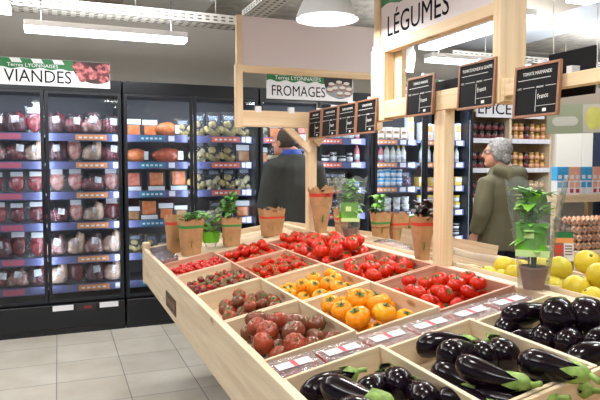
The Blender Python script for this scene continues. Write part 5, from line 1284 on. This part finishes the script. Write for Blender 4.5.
def trousers(mb, P, sc=1.0):
    hp = P['hip']
    mb.rings([oval((0, 0, hp - .1), .165 * sc, .12 * sc), oval((0, 0, hp), .178 * sc, .128 * sc), oval((0, 0, hp + .12), .155 * sc, .12 * sc)])
    for sd in (-1, 1):
        L = P['leg_r' if sd > 0 else 'leg_l']
        mb.tube([(sd * .085, 0, hp), L[0], Vector(L[1]) + Vector((0, 0, .02))], [.1 * sc, .078 * sc, .065 * sc], 14)
def shoes(root, P, m):
    for sd in (-1, 1):
        L = Vector(P['leg_r' if sd > 0 else 'leg_l'][1]); s = MB()
        s.ell((L.x, L.y + .055, .05), (.045, .14, .05), 16, 10); s.ell((L.x, L.y - .02, .085), (.042, .06, .06), 14, 8); s.box((L.x - .042, L.y - .07, 0), (L.x + .042, L.y + .18, .02))
        remeshed('shoe', s, m, root, .009, 2)
def eyes(root, M):
    for sx in (-1, 1):
        e = MB().ell((0, 0, 0), (.012, .012, .012), 12, 8, 0, M @ T((sx * .031, .074, .014))); ee = e.build('eye', mat('eye_white', C(230, 226, 220), .3), root)
        MB().ell((0, 0, 0), (.006, .004, .006), 10, 6, 0, M @ T((sx * .031, .0845, .014))).build('iris', mat('iris_dark', C(60, 46, 36), .2), ee)
# --- man in the dark jacket, seen from behind
mz = at(293, 164, 5.0)
man = empty('person', (mz.x, mz.y, 0), (0, 0, R(4)), 'person with grey balding head, back turned, in a dark jacket with blue collar', 'person')
man.scale = (.985, .985, .985)
PM = dict(shoulder=1.555, hip=.99, knee=.5, head=(-.075, .03, 1.705), head_yaw=30,
          arm_l=[(-.195, -.02, 1.485), (-.265, -.02, 1.17), (-.22, .2, 1.1), (-.17, .3, 1.1)], arm_r=[(.195, -.02, 1.485), (.27, -.03, 1.17), (.2, .2, 1.12), (.14, .29, 1.12)],
          back_l=(-.5, 0, .8), back_r=(.5, 0, .8), leg_l=[(-.1, .02, .5), (-.11, -.02, .08)], leg_r=[(.1, .02, .5), (.11, -.02, .08)], thumb=-1)
person(man, 1.8, PM, None, None)
JK = mat('dark_jacket', C(48, 52, 50), .75, var=.15, vscale=6, bump=.3, bscale=180)
j = MB(); sh = 1.555
j.rings([oval((0, 0, .78), .21, .16), oval((0, 0, .95), .215, .165), oval((0, .0, 1.15), .21, .16), oval((0, -.005, 1.36), .215, .16), oval((0, -.015, 1.49), .198, .135), oval((0, -.012, 1.555), .15, .11), oval((-.01, -.01, 1.605), .098, .09)])
for sd, A in ((-1, PM['arm_l']), (1, PM['arm_r'])): sleeve(j, A, sh, sd, .088, .074, .056)
remeshed('jacket', j, JK, man, .011, 5, .012, 7.0, 2.0)
cl = MB(); cl.rings([oval((-.012, -.006, 1.58), .092, .086), oval((-.016, -.004, 1.615), .086, .082), oval((-.022, -.002, 1.645), .082, .08), oval((-.022, .0, 1.645), .07, .066), oval((-.016, .0, 1.6), .07, .066)], 0, True, False)
cl.build('shirt_collar', mat('blue_collar', C(38, 74, 170), .6), man)
t = MB(); trousers(t, PM); remeshed('trousers', t, mat('dark_trousers', C(40, 42, 52), .8), man, .012, 4, .008, 6, 5)
shoes(man, PM, mat('black_shoe', C(26, 24, 24), .4))
HM = T(PM['head']) @ RZ(PM['head_yaw'])
hb = MB()
def hairfn(d): return 1 + .05 * nz(d, 6, 3.3) + .03 * nz(d, 14, 2.2)
n, k = 28, 14; rr = []
for i in range(k + 1):       # fringe of hair round back and sides, thin on the crown
    tt = R(-46 + (108) * i / k); ring = []
    for q in range(21):
        a = R(168 + 204 * q / 20); d = Vector((math.cos(tt) * math.cos(a), math.cos(tt) * math.sin(a), math.sin(tt))); f = hairfn(d)
        ring.append(HM @ Vector((d.x * .0835 * f, -.012 + d.y * .1015 * f, .026 + d.z * .097 * f)))
    rr.append(ring)
hb.rings(rr, 0, True, False, None, False)
ho = hb.build('hair', mat('grey_brown_hair', C(48, 40, 36), .8, c2=C(84, 74, 68), vscale=60, bump=.6, bscale=160), man); so = ho.modifiers.new('thick', 'SOLIDIFY'); so.thickness = .008; so.offset = -1
eyes(man, HM)
# --- woman in the olive coat
wz = at(503, 164, 4.95)
wo = empty('person', (wz.x, wz.y, 0), (0, 0, R(8)), 'person with curly grey hair and glasses in an olive hooded coat, by grocery shelves', 'person')
PWm = dict(shoulder=1.385, hip=.9, knee=.47, head=(-.035, .04, 1.585), head_yaw=48,
           arm_l=[(-.19, -.0, 1.335), (-.255, -.02, 1.09), (-.25, .05, .935), (-.255, .08, .86)], arm_r=[(.19, -.0, 1.335), (.25, .0, 1.08), (.2, .16, .97), (.16, .25, .96)],
           back_l=(-.9, 0, .2), back_r=(.6, 0, .7), leg_l=[(-.09, .02, .47), (-.1, -.02, .08)], leg_r=[(.09, .02, .47), (.1, -.02, .08)], thumb=-1)
person(wo, 1.68, PWm, None, None)
CO = mat('olive_coat', C(94, 90, 68), .8, var=.1, vscale=5, bump=.3, bscale=160)
j = MB(); sh = 1.385
j.rings([oval((0, 0, .80), .225, .18), oval((0, 0, .95), .22, .17), oval((0, .0, 1.1), .21, .155), oval((0, -.005, 1.25), .22, .155), oval((0, -.012, 1.35), .2, .135), oval((0, -.01, 1.415), .15, .11), oval((-.01, .0, 1.48), .095, .09)])
for sd, A in ((-1, PWm['arm_l']), (1, PWm['arm_r'])): sleeve(j, A, sh, sd, .08, .07, .056)
for q in range(11):          # rolled hood lying on the shoulders
    a = R(180 + 18 * q); b_ = R(180 + 18 * (q + 1))
    if q < 10: j.tube([(.115 * math.cos(a), -.03 + .12 * math.sin(a), 1.455 - .035 * abs(math.sin(a))), (.115 * math.cos(b_), -.03 + .12 * math.sin(b_), 1.455 - .035 * abs(math.sin(b_)))], [.05, .05], 12)
j.ell((0, -.14, 1.39), (.12, .055, .085), 14, 10)
remeshed('coat', j, CO, wo, .011, 4, .010, 8.0, 6.0)
t = MB(); trousers(t, PWm, .95); remeshed('trousers', t, mat('navy_trousers', C(34, 40, 62), .8), wo, .012, 4, .008, 6, 5)
shoes(wo, PWm, mat('black_shoe', C(26, 24, 24), .4))
HM = T(PWm['head']) @ RZ(PWm['head_yaw'])
hb = MB(); hb.ell((0, -.028, .038), (.094, .1, .098), 36, 24, 0, HM, lambda d: 1 + .06 * nz(d, 5, 1.3) + .05 * nz(d, 11, 8.8)); hb.ell((0, -.055, -.035), (.082, .065, .075), 28, 16, 0, HM, lambda d: 1 + .08 * nz(d, 6, 4.3) + .05 * nz(d, 12, 3.8))
for sx in (-1, 1): hb.ell((sx * .07, -.005, -.0), (.022, .042, .065), 18, 12, 0, HM, lambda d: 1 + .1 * nz(d, 6, 2 + sx))
hb.ell((0, .025, .1), (.055, .035, .025), 18, 10, 0, HM, lambda d: 1 + .1 * nz(d, 6, 9))
remeshed('hair', hb, mat('silver_hair', C(104, 102, 100), .7, c2=C(160, 159, 158), vscale=60, bump=.8, bscale=110), wo, .007, 1)
eyes(wo, HM)
gl = MB()
for sx in (-1, 1):
    gl.tube([HM @ Vector((sx * .033 + .024 * math.cos(R(a)), .1, .012 + .019 * math.sin(R(a)))) for a in range(0, 361, 30)], .0018, 6)
    gl.tube([HM @ Vector((sx * .058, .099, .016)), HM @ Vector((sx * .08, .05, .018)), HM @ Vector((sx * .082, -.005, .012))], .0018, 6)
gl.tube([HM @ Vector((-.009, .1, .016)), HM @ Vector((.009, .1, .016))], .0018, 6); gl.build('glasses', BLK, wo)
